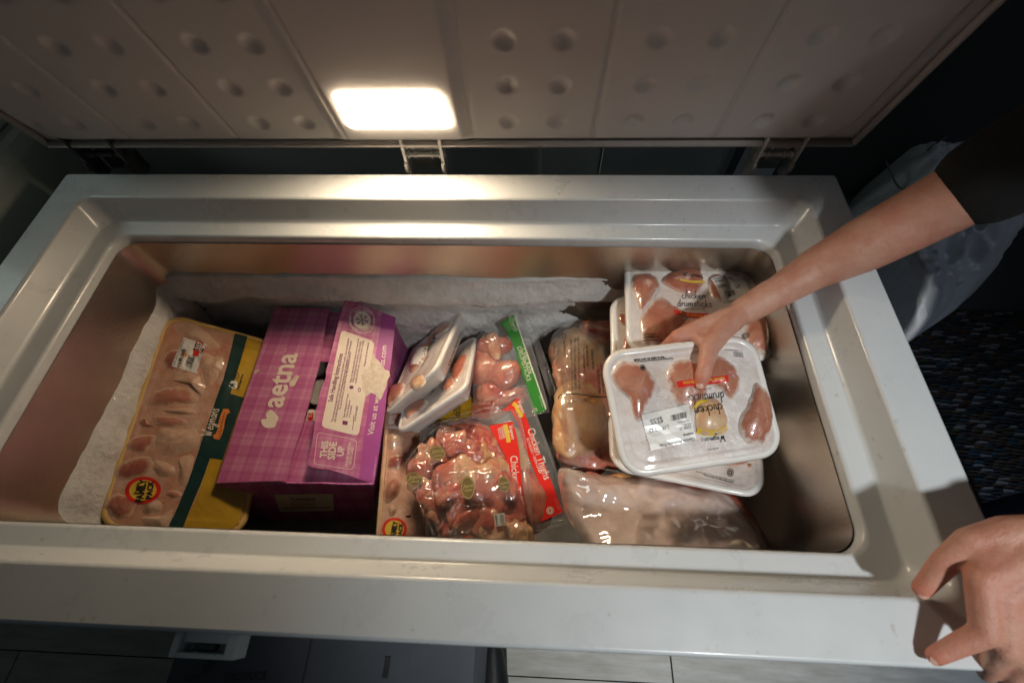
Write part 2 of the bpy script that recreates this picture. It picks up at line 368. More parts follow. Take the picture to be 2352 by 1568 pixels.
class MB:
    def __init__(s): s.v = []; s.f = []; s.a = []
    def add(s, vs, fs, a=None):
        b = len(s.v); s.v += [V(q) for q in vs]; s.f += [tuple(i + b for i in f) for f in fs]
        s.a += list(a) if a is not None else [0.] * len(vs)
    def box(s, p0, p1, M_=None):
        vs = [V((x, y, z)) for x in (p0[0], p1[0]) for y in (p0[1], p1[1]) for z in (p0[2], p1[2])]
        if M_: vs = [M_ @ q for q in vs]
        s.add(vs, [(0, 1, 3, 2), (4, 6, 7, 5), (0, 4, 5, 1), (2, 3, 7, 6), (0, 2, 6, 4), (1, 5, 7, 3)])
    def quads(s, pl, c, h, nx=14, ny=8, fold=0):
        """a label lying on the package: c = four corners seen in the photograph"""
        P = [pl.at(q) for q in c]; vs = []
        for j in range(ny + 1):
            for i in range(nx + 1):
                u, v_ = i / nx, j / ny
                p = P[0].lerp(P[1], u).lerp(P[3].lerp(P[2], u), v_)
                q = pl.drape(p, h)
                vs.append(q + pl.n * fold * noise.noise(p * 60))
        fs = [(j * (nx + 1) + i, j * (nx + 1) + i + 1, (j + 1) * (nx + 1) + i + 1, (j + 1) * (nx + 1) + i) for j in range(ny) for i in range(nx)]
        s.add(vs, fs)
    def poly(s, pl, q, h, th=.0004, smooth=0):
        """a flat piece of card or print with its own small thickness; q = outline"""
        if smooth: q = catmull(q, smooth, True)
        top = [pl.at(a, h) for a in q]
        n = len(top); bot = [a - pl.n * th for a in top]
        s.add(top + bot, [tuple(range(n)), tuple(reversed(range(n, 2 * n)))] + [(i, i + n, (i + 1) % n + n, (i + 1) % n) for i in range(n)])
    def drapoly(s, pl, q, h, smooth=0, cell=.004):
        """print that follows the package surface: outline filled with small cells"""
        if smooth: q = catmull(q, smooth, True)
        pts = [pl.at(a) for a in q]
        bm = bmesh.new(); vs = [bm.verts.new(p) for p in pts]
        try: bm.faces.new(vs)
        except ValueError: bm.free(); return
        bmesh.ops.triangulate(bm, faces=bm.faces[:])
        for _ in range(7):
            es = [e for e in bm.edges if e.calc_length() > cell * 1.5]
            if not es: break
            bmesh.ops.subdivide_edges(bm, edges=es, cuts=1); bmesh.ops.triangulate(bm, faces=bm.faces[:])
        bm.verts.index_update()
        s.add([pl.drape(v.co, h) for v in bm.verts], [tuple(v.index for v in f.verts) for f in bm.faces]); bm.free()
    def ell(s, pl, c, rx, ry, ang, h, n=28, inner=0.):
        """a printed disc or ring, radii as seen in the photograph"""
        ca, sa = math.cos(ang), math.sin(ang)
        o = [(c[0] + rx * math.cos(t) * ca - ry * math.sin(t) * sa, c[1] + rx * math.cos(t) * sa + ry * math.sin(t) * ca) for t in [2 * math.pi * k / n for k in range(n)]]
        P = [pl.at(q) for q in o]; C_ = sum(P, V()) / n
        rings = [inner + (1 - inner) * k / 4 for k in range(5)] if inner else [.02, .3, .6, .8, 1]
        vs = [pl.drape(C_.lerp(p, r), h) for r in rings for p in P]
        fs = [(k * n + i, k * n + (i + 1) % n, (k + 1) * n + (i + 1) % n, (k + 1) * n + i) for k in range(4) for i in range(n)]
        if not inner: fs.append(tuple(range(n)))
        s.add(vs, fs)
    def text(s, pl, body, a, b, h=.0005, ys=1., bold=0., shear=0.):
        """one line of lettering from baseline point a to baseline point b"""
        A, E = pl.at(a), pl.at(b); u = E - A; ln = u.length; u.normalize(); v_ = pl.n.cross(u)
        vs, fs = glyphs(body, bold, shear)
        if not vs: return
        x0 = min(q.x for q in vs); x1 = max(q.x for q in vs); k = ln / (x1 - x0)
        s.add([pl.drape(A + u * ((q.x - x0) * k) + v_ * (q.y * k * ys), h) for q in vs], fs)
    def script(s, pl, body, a, b, h=.0006, wd=.16, ys=1.):
        A, E = pl.at(a), pl.at(b); u = E - A; ln = u.length; u.normalize(); v_ = pl.n.cross(u)
        tot = sum(STROKES[c][0] for c in body) ; k = ln / tot; x = 0
        for c in body:
            adv, st = STROKES[c]
            for line in st:
                P = catmull(line, 5, False)
                vs = []
                for i, p in enumerate(P):
                    q0 = P[max(0, i - 1)]; q1 = P[min(len(P) - 1, i + 1)]
                    t = V((q1[0] - q0[0], q1[1] - q0[1])); t = t.normalized() if t.length else V((1, 0))
                    nn = V((-t.y, t.x)) * wd * .5 * (1 if 0 < i < len(P) - 1 else .6)
                    for sg in (1, -1):
                        vs.append(pl.drape(A + u * ((x + p[0] + nn.x * sg) * k) + v_ * ((p[1] + nn.y * sg) * k * ys), h))
                s.add(vs, [(2 * i, 2 * i + 1, 2 * i + 3, 2 * i + 2) for i in range(len(P) - 1)])
            x += adv
    def barcode(s, pl, a, b, c, d, h, n=26, seed=1):
        """bars between the edge a-b and the edge d-c"""
        rnd = random.Random(seed); A, B_, C_, D_ = [pl.at(q) for q in (a, b, c, d)]; x = 0; w_ = 1 / n
        while x < 1 - w_:
            ww = w_ * rnd.choice((.35, .5, .9))
            q = [A.lerp(B_, x), A.lerp(B_, x + ww), D_.lerp(C_, x + ww), D_.lerp(C_, x)]
            s.add([pl.drape(p, h) for p in q], [(0, 1, 2, 3)]); x += ww + w_ * rnd.choice((.4, .6, .9))
    def band(s, pl, line, wd, h):
        """a printed ribbon along a line"""
        P = [pl.at(q) for q in catmull(line, 6, False)]; vs = []
        for i, p in enumerate(P):
            t = (P[min(len(P) - 1, i + 1)] - P[max(0, i - 1)]).normalized(); nn = pl.n.cross(t) * wd * .5
            vs += [pl.drape(p + nn, h), pl.drape(p - nn, h)]
        s.add(vs, [(2 * i, 2 * i + 1, 2 * i + 3, 2 * i + 2) for i in range(len(P) - 1)])
    def tube(s, pts, r, n=8):
        pts = [V(p) for p in pts]; vs = []
        for i, p in enumerate(pts):
            t = (pts[min(len(pts) - 1, i + 1)] - pts[max(0, i - 1)]).normalized()
            a = t.orthogonal().normalized(); b = t.cross(a)
            vs += [p + (a * math.cos(2 * math.pi * k / n) + b * math.sin(2 * math.pi * k / n)) * r for k in range(n)]
        fs = [(i * n + k, i * n + (k + 1) % n, (i + 1) * n + (k + 1) % n, (i + 1) * n + k) for i in range(len(pts) - 1) for k in range(n)]
        s.add(vs, fs + [tuple(reversed(range(n))), tuple(range((len(pts) - 1) * n, len(pts) * n))])
    def build(s, name, m, parent=None, smooth=False, edge=False, sharp=None):
        me = bpy.data.meshes.new(name); me.from_pydata([tuple(q) for q in s.v], [], s.f); me.materials.append(m)
        if edge:
            at_ = me.attributes.new('edge', 'FLOAT', 'POINT'); at_.data.foreach_set('value', s.a)
        if smooth or sharp is not None:
            for p in me.polygons: p.use_smooth = True
            if sharp is not None: me.set_sharp_from_angle(angle=R(sharp))
        me.update()
        return link(name, me, parent)


def fixn(o):
    bm = bmesh.new(); bm.from_mesh(o.data); bmesh.ops.recalc_face_normals(bm, faces=bm.faces); bm.to_mesh(o.data); bm.free(); return o


def ribbon(mb, pts, closed_loops):
    pass


# ------------------------------------------------------------------ packages
def bilin(C4, u, v_): return C4[0].lerp(C4[1], u).lerp(C4[3].lerp(C4[2], u), v_)


def rounded(C4, rad, n=9):
    """points round a rounded rectangle given by four corners, with outward directions"""
    W_ = ((C4[1] - C4[0]).length + (C4[2] - C4[3]).length) / 2; H_ = ((C4[3] - C4[0]).length + (C4[2] - C4[1]).length) / 2
    ru, rv = rad / W_, rad / H_; out = []
    for cx, cy, a0 in ((1 - ru, rv, -90), (1 - ru, 1 - rv, 0), (ru, 1 - rv, 90), (ru, rv, 180)):
        for k in range(n):
            a = R(a0 + 90 * k / (n - 1)); out.append((cx + ru * math.cos(a), cy + rv * math.sin(a)))
    # even out the straight runs
    pts = []
    for i, q in enumerate(out):
        r = out[(i + 1) % len(out)]; pts.append(q)
        d = math.hypot((r[0] - q[0]) * W_, (r[1] - q[1]) * H_); m_ = int(d / .012)
        for k in range(1, m_): pts.append((q[0] + (r[0] - q[0]) * k / m_, q[1] + (r[1] - q[1]) * k / m_))
    return pts


def polar_top(C4, pts, hf, rings, n):
    P = [bilin(C4, *q) for q in pts]; C_ = bilin(C4, .5, .5); m_ = len(P); vs = []
    for k in range(rings + 1):
        r = (k / rings) ** .8 if k else .001
        for p in P:
            q = C_.lerp(p, r); vs.append(q + n * hf(q, r))
    fs = [(k * m_ + i, k * m_ + (i + 1) % m_, (k + 1) * m_ + (i + 1) % m_, (k + 1) * m_ + i) for k in range(rings) for i in range(m_)]
    fs.append(tuple(range(m_)))
    return vs, fs


def grow(q, k):
    cx = sum(a[0] for a in q) / len(q); cy = sum(a[1] for a in q) / len(q)
    return [(cx + (a[0] - cx) * k, cy + (a[1] - cy) * k) for a in q]


def dome(pl, outline, h, parent, name, m, rings=12, base=.0003, rough=.07, noise_amp=.0008, label=None, soft=False):
    """a piece of chicken pressing up against the film: outline as seen, h its height"""
    q = catmull(outline, 7, True); P = [pl.at(a) for a in q]; n = len(P); C_ = sum(P, V()) / n
    sz = sum((p - C_).length for p in P) / n
    sd = V((random.random() * 9, random.random() * 9, 0))
    P = [p + (p - C_).normalized() * sz * rough * noise.noise((p + sd) * 90) for p in P]
    vs = []; at_ = []
    for k in range(rings + 1):
        r = max(.002, k / rings)
        for p in P:
            x = C_.lerp(p, r); hh_ = h * 1.1 * max(0, 1 - r ** 2) ** 1.6 if soft else h * 1.35 * max(0, 1 - r ** 2.3) ** .75; hh_ = hh_ + base - (.0006 if soft else .0012) * (r > .97)
            x0 = pl.drape(x, 0); vs.append(x0 + pl.n * (hh_ + noise_amp * noise.noise((x + sd) * 70) * (1 - r))); at_.append(r)
    mb = MB()
    mb.add(vs, [(k * n + i, k * n + (i + 1) % n, (k + 1) * n + (i + 1) % n, (k + 1) * n + i) for k in range(rings) for i in range(n)] + [tuple(range(n))], at_)
    o = fixn(mb.build(name, m, parent, smooth=True, edge=True))
    if label: o['label'] = label
    return (list(mb.v), list(mb.f))


def set_tree(pl, surfs):
    vs = []; fs = []
    for v_, f_ in surfs:
        b = len(vs); vs += v_; fs += [tuple(i + b for i in f) for f in f_]
    pl.tree = BVHTree.FromPolygons(vs, fs)


def tray(t, C4, rad, depth, foam, film_m, puff=.002, rings=26, taper=.022, rim_w=.004):
    """foam tray with its film-covered top"""
    pl = Plane(C4); n = pl.n; pts = rounded(C4, rad)
    P = [bilin(C4, *q) for q in pts]; C_ = bilin(C4, .5, .5); m_ = len(P)
    outd = []
    for i, p in enumerate(P):
        tt = (P[(i + 1) % m_] - P[i - 1]).normalized(); o_ = tt.cross(n)
        if o_.dot(p - C_) < 0: o_.negate()
        outd.append(o_)
    prof = [(-.007, -.001), (-.004, .0012), (-.001, .0016), (rim_w * .5, .0006), (rim_w, -.003), (rim_w * .6, -.0075), (-.002, -.012), (-taper * .6, -depth * .7), (-taper, -depth), (-taper - .012, -depth - .002)]
    mb = MB(); vs = []
    for o_, d in prof:
        for p, od in zip(P, outd): vs.append(p + od * (o_ + (.0006 * noise.noise(p * 80))) + n * d)
    fs = [(k * m_ + i, k * m_ + (i + 1) % m_, (k + 1) * m_ + (i + 1) % m_, (k + 1) * m_ + i) for k in range(len(prof) - 1) for i in range(m_)]
    fs.append(tuple(range((len(prof) - 1) * m_, len(prof) * m_)))
    mb.add(vs, fs); fixn(mb.build('foam_tray', foam, t, smooth=True))
    sd = V((random.random() * 9, 0, random.random() * 9))
    pin = [p - od * .004 for p, od in zip(P, outd)]

    def hf(q, r):
        return puff * (1 - r * r) + (.0022 * noise.noise((q + sd) * 26) + .0009 * noise.noise((q + sd) * 75)) * (1 - r ** 6) - .0006 + .0012 * (r > .9)
    vs = []
    for k in range(rings + 1):
        r = (k / rings) ** .8 if k else .001
        for p in pin:
            q = C_.lerp(p, r); vs.append(q + n * hf(q, r))
    fs = [(k * m_ + i, k * m_ + (i + 1) % m_, (k + 1) * m_ + (i + 1) % m_, (k + 1) * m_ + i) for k in range(rings) for i in range(m_)] + [tuple(range(m_))]
    mb = MB(); mb.add(vs, fs); fixn(mb.build('film_wrap', film_m, t, smooth=True))
    set_tree(pl, [(vs, fs)])
    pl.surf = [(vs, fs)]
    return pl


def corners(qs, zs): return [atz(q, z) for q, z in zip(qs, zs)]


def printed(t, pl, name, m, fn, h=None):
    mb = MB(); fn(mb); o = mb.build(name, m, t)
    if any(k in name for k in ('letter', 'print', 'digit')): o['kind'] = 'stuff'
    return o


def seal(mb, pl, c, r, h):
    mb.ell(pl, c, r, r * .9, 0, h, 20, .82); mb.text(pl, '#', (c[0] - r * .4, c[1] + r * .35), (c[0] + r * .4, c[1] + r * .35), h)
    mb.text(pl, 'INSPECTED', (c[0] - r * .62, c[1] - r * .35), (c[0] + r * .62, c[1] - r * .35), h)


def lump(parent, name, m, A, Bp, rA, rB, flat=.8, amp=.0035, n=26, rings=22, up=V((0, 0, 1)), pinch=0., sc_=38, label=None, irr=0.):
    """a piece of meat: a drumstick-like body from A to Bp whose thickness goes from rA to rB"""
    ax = (Bp - A).normalized(); A = A - ax * rA * .85; Bp = Bp + ax * rB * .85; ln = (Bp - A).length; side = ax.cross(up).normalized(); up2 = side.cross(ax)
    sd = V((random.random() * 20, random.random() * 20, 0)); vs = []
    for k in range(rings + 1):
        s_ = k / rings; t = (1 - math.cos(math.pi * s_)) / 2
        prof = math.sin(math.pi * s_) ** .8 if 0 < s_ < 1 else .01
        r = (rA + (rB - rA) * t) * prof * (1 - pinch * math.exp(-((t - .6) / .18) ** 2))
        for i in range(n):
            a = 2 * math.pi * i / n; rb_ = r
            if irr: r = r * (1 + irr * noise.noise((A + ax * ln * t + (side * math.cos(a) + up2 * math.sin(a)) * .02 + sd) * 42))
            p = A + ax * (ln * t) + (side * math.cos(a) + up2 * (math.sin(a) * flat)) * r
            d = (p - (A + ax * ln * t)); d = d.normalized() if d.length > 1e-6 else ax
            q_ = p + sd; w_ = noise.noise(q_ * sc_ * 2.2)
            r = rb_
            p += d * (amp * 1.5 * noise.noise(q_ * sc_) + amp * .8 * (.25 - abs(w_)) * 2 + amp * .35 * noise.noise(q_ * sc_ * 6)); vs.append(p)
    mb = MB(); mb.add(vs, [(k * n + i, k * n + (i + 1) % n, (k + 1) * n + (i + 1) % n, (k + 1) * n + i) for k in range(rings) for i in range(n)] + [tuple(range(n)), tuple(range(rings * n, rings * n + n))])
    o = fixn(mb.build(name, m, parent, smooth=True))
    if label: o['label'] = label
    return o


def sheet(parent, name, m, outline, zf, rings=34, dens=6, edge_drop=.02, wr=.003, ws=22, seed=0., cxy=None, bulge=None, thick=None):
    """a film bag lying over its contents: outline as seen, zf(q) gives the height of each seen point"""
    q = catmull(outline, dens, True); n = len(q)
    c = cxy or (sum(a[0] for a in q) / n, sum(a[1] for a in q) / n); vs = []
    for k in range(rings + 1):
        r = max(.003, k / rings)
        for a in q:
            b = (c[0] + (a[0] - c[0]) * r, c[1] + (a[1] - c[1]) * r)
            z = zf(b, r); p = atz(b, z)
            f = noise.noise(V((p.x * ws + seed, p.y * ws, seed))); g = noise.noise(V((p.x * ws * 2.3, p.y * ws * 2.3 + seed, 3)))
            hq = noise.noise(V((p.x * ws * 4.5 + seed, p.y * ws * 4.5, 7)))
            p.z += wr * (1 - abs(f) * 3.2) + wr * .6 * (1 - abs(g) * 3.0) + wr * .3 * (1 - abs(hq) * 3.0) - edge_drop * max(0, (r - .86) / .14) ** 2
            vs.append(p)
    mb = MB(); mb.add(vs, [(k * n + i, k * n + (i + 1) % n, (k + 1) * n + (i + 1) % n, (k + 1) * n + i) for k in range(rings) for i in range(n)] + [tuple(range(n))])
    return fixn(mb.build(name, m, parent, smooth=True))


# ================================================================== THE FREEZER
W, D = 1.43, .72
fz = thing('chest_freezer', 'open white chest freezer with frosted inside walls and lit lid lamp', 'freezer', (0, 0, -.85))


def rrect(ins, r, z, n=7, x1=W, y1=D):
    out = []
    for cx, cy, a0 in ((x1 - ins - r, ins + r, -90), (x1 - ins - r, y1 - ins - r, 0), (ins + r, y1 - ins - r, 90), (ins + r, ins + r, 180)):
        for k in range(n):
            a = R(a0 + 90 * k / (n - 1)); out.append(V((cx + r * math.cos(a), cy + r * math.sin(a), z)))
    return out


def sweep(prof, n=7, close_bottom=False):
    vs = []; m_ = 4 * n
    for ins, r, z in prof: vs += rrect(ins, r, z, n)
    fs = [(k * m_ + i, (k + 1) * m_ + i, (k + 1) * m_ + (i + 1) % m_, k * m_ + (i + 1) % m_) for k in range(len(prof) - 1) for i in range(m_)]
    if close_bottom: fs.append(tuple(reversed(range((len(prof) - 1) * m_, len(prof) * m_))))
    return vs, fs


mb = MB()
mb.add(*sweep([(.010, .004, -.055), (.001, .006, -.052), (-.002, .006, -.047), (-.002, .006, -.006), (-.0005, .006, -.0015), (.003, .006, 0), (.057, .022, 0), (.0605, .022, -.001), (.0635, .023, -.004),
               (.075, .027, -.038), (.0775, .028, -.0435), (.081, .029, -.0465), (.103, .032, -.050), (.107, .034, -.052), (.109, .035, -.057), (.109, .035, -.072)], 12))
o = fixn(mb.build('rim', M['rim'], fz, smooth=True)); md = o.modifiers.new('wn', 'WEIGHTED_NORMAL'); md.weight = 100; md.keep_sharp = False
mb = MB(); mb.add(*sweep([(.111, .035, -.068), (.112, .035, -.10), (.124, .035, -.56), (.16, .02, -.565)], 9, True))
fixn(mb.build('inner_tub', M['tub'], fz, sharp=40))
mb = MB(); mb.add(*sweep([(.007, .006, -.045), (.007, .006, -.835), (.05, .006, -.85)], 5, True))
fixn(mb.build('cabinet', M['cab'], fz, sharp=40))
# frost on the walls: thick sheets of ice on the back and left walls, thinning to the right


def frost_wall(name, n0, n1, place, th, top):
    mb = MB(); vs = []; nz = 110
    for i in range(n0 + 1):
        for j in range(nz + 1):
            s_ = i / n0; zt = top(s_)
            z = zt - .36 * (j / nz) ** 1.25
            vs.append(place(s_, z, th(s_, zt - z)))
    mb.add(vs, [(i * (nz + 1) + j, i * (nz + 1) + j + 1, (i + 1) * (nz + 1) + j + 1, (i + 1) * (nz + 1) + j) for i in range(n0) for j in range(nz)])
    fixn(mb.build(name, M['frost'], fz, smooth=True))


def nz2(x, y, s): return noise.noise(V((x * s, y * s, s * .37)))


def th_back(s_, d):
    x = s_ * 1.19 + .12; fade = 1 - smoothstep(.86, 1.08, x) * .85
    base = .003 + .012 * smoothstep(0, .05, d) + .010 * smoothstep(.02, .07, d + .016 * nz2(x, 1, 6))
    under = .022 * smoothstep(.066 + .020 * nz2(x, 2, 9), .080 + .020 * nz2(x, 2, 9), d)          # the hollow under the ice ledge
    low = .016 * smoothstep(.12, .17, d)
    rough = .004 * nz2(x, d, 24) + .0022 * nz2(x, d, 95) + .0016 * nz2(x, d, 210)
    return (.0075 + .002 * nz2(x, d, 60) + max(0, base - under + low + rough - .004)) * fade * smoothstep(-.001, .006, d) - .003 * (d < .001)


frost_wall('frost_layer', 560, 0, lambda s_, z, t: V((.118 + s_ * 1.19, D - .112 - t, z)), th_back,
           lambda s_: -.158 + .006 * nz2(s_, 0, 7) + .003 * nz2(s_, 4, 24) - .03 * smoothstep(.72, 1, s_))
frost_wall('frost_layer', 260, 0, lambda s_, z, t: V((.112 + t, .115 + s_ * .487, z)),
           lambda s_, d: max(-.002, (.004 + .012 * smoothstep(0, .03, d) + .006 * smoothstep(.03, .1, d) + .004 * nz2(s_ * .5, d, 24) + .0014 * nz2(s_ * .5, d, 95) + .001 * nz2(s_ * .5, d, 200)) * smoothstep(-.001, .006, d) - .003 * (d < .001)),
           lambda s_: -.186 + .008 * nz2(s_, 0, 5) + .003 * nz2(s_, 4, 16) + .028 * smoothstep(.86, 1, s_))
# loose rime on the floor of the tub
mb = MB(); vs = []
for i in range(61):
    for j in range(31):
        x = .125 + 1.18 * i / 60; y = .125 + .47 * j / 30
        vs.append(V((x, y, -.545 + .012 * nz2(x, y, 14))))
mb.add(vs, [(i * 31 + j, i * 31 + j + 1, (i + 1) * 31 + j + 1, (i + 1) * 31 + j) for i in range(60) for j in range(30)])
fixn(mb.build('frost_bed', M['frost'], fz, smooth=True))

# ---- lid, standing open and leaning a little forward
TH = R(14.6); LO = V((0, .74, .05)); LU = V((0, -math.sin(TH), math.cos(TH))); LN = V((0, -math.cos(TH), -math.sin(TH)))
def lidp(x, t, h=0.): return LO + V((x, 0, 0)) + LU * t + LN * h


lid = link('lid', bpy.data.meshes.new('lid'), fz)
mb = MB(); vs = [lidp(x, t, h) for x in (-.012, 1.448) for t in (-.012, .70) for h in (-.07, -.012)]
mb.add(vs, [(0, 1, 3, 2), (4, 6, 7, 5), (0, 4, 5, 1), (2, 3, 7, 6), (0, 2, 6, 4), (1, 5, 7, 3)])
for p in (mb,):
    me = bpy.data.meshes.new('lid'); me.from_pydata([tuple(q - V((0, 0, -.85))) for q in mb.v], [], mb.f); me.materials.append(M['liner']); lid.data = me
md = lid.modifiers.new('bevel', 'BEVEL'); md.width = .008; md.segments = 3
GR = [.174, .374, .573, .792, .994, 1.197]; x_l, x_r, t_b, t_t = .012, 1.408, .014, .67
CENT = [.070, .273, .473, None, .893, 1.095, 1.299]


def panel_h(x, t):
    dx = min(x - x_l, x_r - x); dt = min(t - t_b, t_t - t)
    rc = .05
    if dx < rc and dt < rc: d = rc - math.hypot(rc - dx, rc - dt)
    else: d = min(dx, dt)
    h = .012 * smoothstep(-.008, .006, d)
    for g in GR:
        if g in (.573, .792): continue
        h -= .0055 * max(0, 1 - abs(x - g) / .0042) * smoothstep(-.004, .002, t - t_b - .004)
    # the lamp bay is a shallow channel with sloping sides
    h += .010 * smoothstep(.547, .572, x) * (1 - smoothstep(.772, .790, x)) * smoothstep(-.004, .012, t - t_b - .004)
    h -= .0035 * (max(0, 1 - abs(x - .5735) / .004) + max(0, 1 - abs(x - .7925) / .004)) * smoothstep(-.004, .002, t - t_b - .004)
    k = round((t - .057) / .075); tt = .057 + .075 * k
    if 0 <= k <= 7:
        for c in CENT:
            if c is None or abs(x - c) > .07: continue
            for s_ in (-.039, .039):
                r = math.hypot(x - c - s_, t - tt) / .0168
                if r < 1: h -= .0066 * (1 - r ** 2) ** 1.3
    return h


mb = MB(); vs = []; xs = []; x = -.008
while x < 1.444:
    xs.append(x); x += .0028
nt = 245
for x in xs:
    for j in range(nt): t = -.008 + .700 * j / (nt - 1); vs.append(lidp(x, t, panel_h(x, t) - .008))
mb.add(vs, [(i * nt + j, i * nt + j + 1, (i + 1) * nt + j + 1, (i + 1) * nt + j) for i in range(len(xs) - 1) for j in range(nt - 1)])
o = fixn(mb.build('inner_panel', M['liner'], None, smooth=True)); o.parent = lid; o.data.transform(Matrix.Translation((0, 0, .85)))
mb = MB()
for s_, (a, b) in enumerate(((-.009, -.009), (-.004, -.009))):
    pass
gp = [lidp(x, t, -.002) for x, t in ((-.003, -.003), (1.439, -.003), (1.439, .69), (-.003, .69), (-.003, -.003))]
mb.tube(gp[:2], .006); mb.tube(gp[1:3], .006); mb.tube(gp[2:4], .006); mb.tube(gp[3:5], .006)
o = fixn(mb.build('gasket', M['gasket'], None, smooth=True)); o.parent = lid; o.data.transform(Matrix.Translation((0, 0, .85)))
# lamp lens: a rounded diffuser standing proud of the bay
mb = MB(); pr = []
lc = [(.592, .132), (.756, .132), (.764, .058), (.588, .058)]
base = [lidp(a, b, .000) for a, b in lc]; rp = rounded(base, .012, 6); bp = [bilin(base, *q) for q in rp]; cn = sum(bp, V()) / len(bp); nb = len(bp); vs = []
for k, (f, h) in enumerate(((1, 0), (1, .0150), (.992, .0160), (.975, .0165), (.5, .0167), (.01, .0168))):
    vs += [cn.lerp(p, f) + LN * h for p in bp]
mb.add(vs, [(k * nb + i, k * nb + (i + 1) % nb, (k + 1) * nb + (i + 1) % nb, (k + 1) * nb + i) for k in range(5) for i in range(nb)] + [tuple(range(5 * nb, 6 * nb))])
o = fixn(mb.build('lamp_lens', M['lens'], None, smooth=True)); o.parent = lid; o.data.transform(Matrix.Translation((0, 0, .85)))
# the clip and lip below the lens
mb = MB()
for a, b, c, d in ((.578, .774, .036, .043), (.765, .785, .038, .046)):
    vs = [lidp(x, t, h) for x in (a, b) for t in (c, d) for h in (-.008, .001)]
    mb.add(vs, [(0, 1, 3, 2), (4, 6, 7, 5), (0, 4, 5, 1), (2, 3, 7, 6), (0, 2, 6, 4), (1, 5, 7, 3)])
o = fixn(mb.build('lamp_frame', M['liner'], None)); o.parent = lid; o.data.transform(Matrix.Translation((0, 0, .85)))

# ---- hinges
for k, (xa, xb, mm) in enumerate(((940, 1028, 'steel'), (228, 325, 'dark'), (1715, 1805, 'steel'))):
    h_ = thing_h = bpy.data.objects.new('hinge', None)
    mb = MB(); x0 = aty((xa, 395), .745).x; x1 = aty((xb, 395), .745).x
    zt, zb = .075, -.03
    for x in (x0, x1 - .005):
        mb.box((x, .735, zb), (x + .005, .765, zt)); mb.box((x - .001, .730, -.004), (x + .004, .740, .012))
    mb.box((x0 + .004, .772, zb), (x1 - .004, .776, zt))
    hg = fixn(mb.build('hinge', M[mm], fz))
    base_ = V((0, 0, -.85))
    for nm, z_, r_ in (('hinge_pin', .022, .0055), ('spring_roller', .040, .0045)):
        mb = MB(); mb.tube([(x0 - .002, .748, z_), ((x0 + x1) / 2, .748, z_), (x1 + .002, .748, z_)], r_, 12)
        for q in (.12, .3, .7, .88):
            xx = x0 + (x1 - x0) * q; mb.tube([(xx - .0015, .748, z_), (xx + .0015, .748, z_)], r_ * 1.5, 12)
        o = fixn(mb.build(nm, M['steel' if mm == 'steel' else 'dark'], None, sharp=40)); o.parent = hg; o.data.transform(Matrix.Translation((0, 0, .85)))
# ---- lock on the front
mb = MB(); a = atz((428, 1455), -.03); b = atz((560, 1500), -.03)
x0, x1 = a.x, b.x
mb.box((x0, -.026, -.036), (x0 + .008, -.0022, -.010)); mb.box((x1 - .012, -.026, -.036), (x1, -.0022, -.010))
mb.box((x0 + .008, -.026, -.036), (x1 - .012, -.021, -.010)); mb.box((x0 + .008, -.021, -.036), (x1 - .012, -.0022, -.030))
mb.box((x0 + .008, -.012, -.030), (x1 - .012, -.0022, -.016))
lk = fixn(mb.build('lock_housing', M['rim'], fz)); md = lk.modifiers.new('b', 'BEVEL'); md.width = .0012; md.segments = 2
mb = MB(); mb.box((x0 + .02, -.019, -.029), (x1 - .03, -.013, -.020)); o = mb.build('keyhole', M['dark'], None); o.parent = lk; o.data.transform(Matrix.Translation((0, 0, .85)))

exec_marker = 0
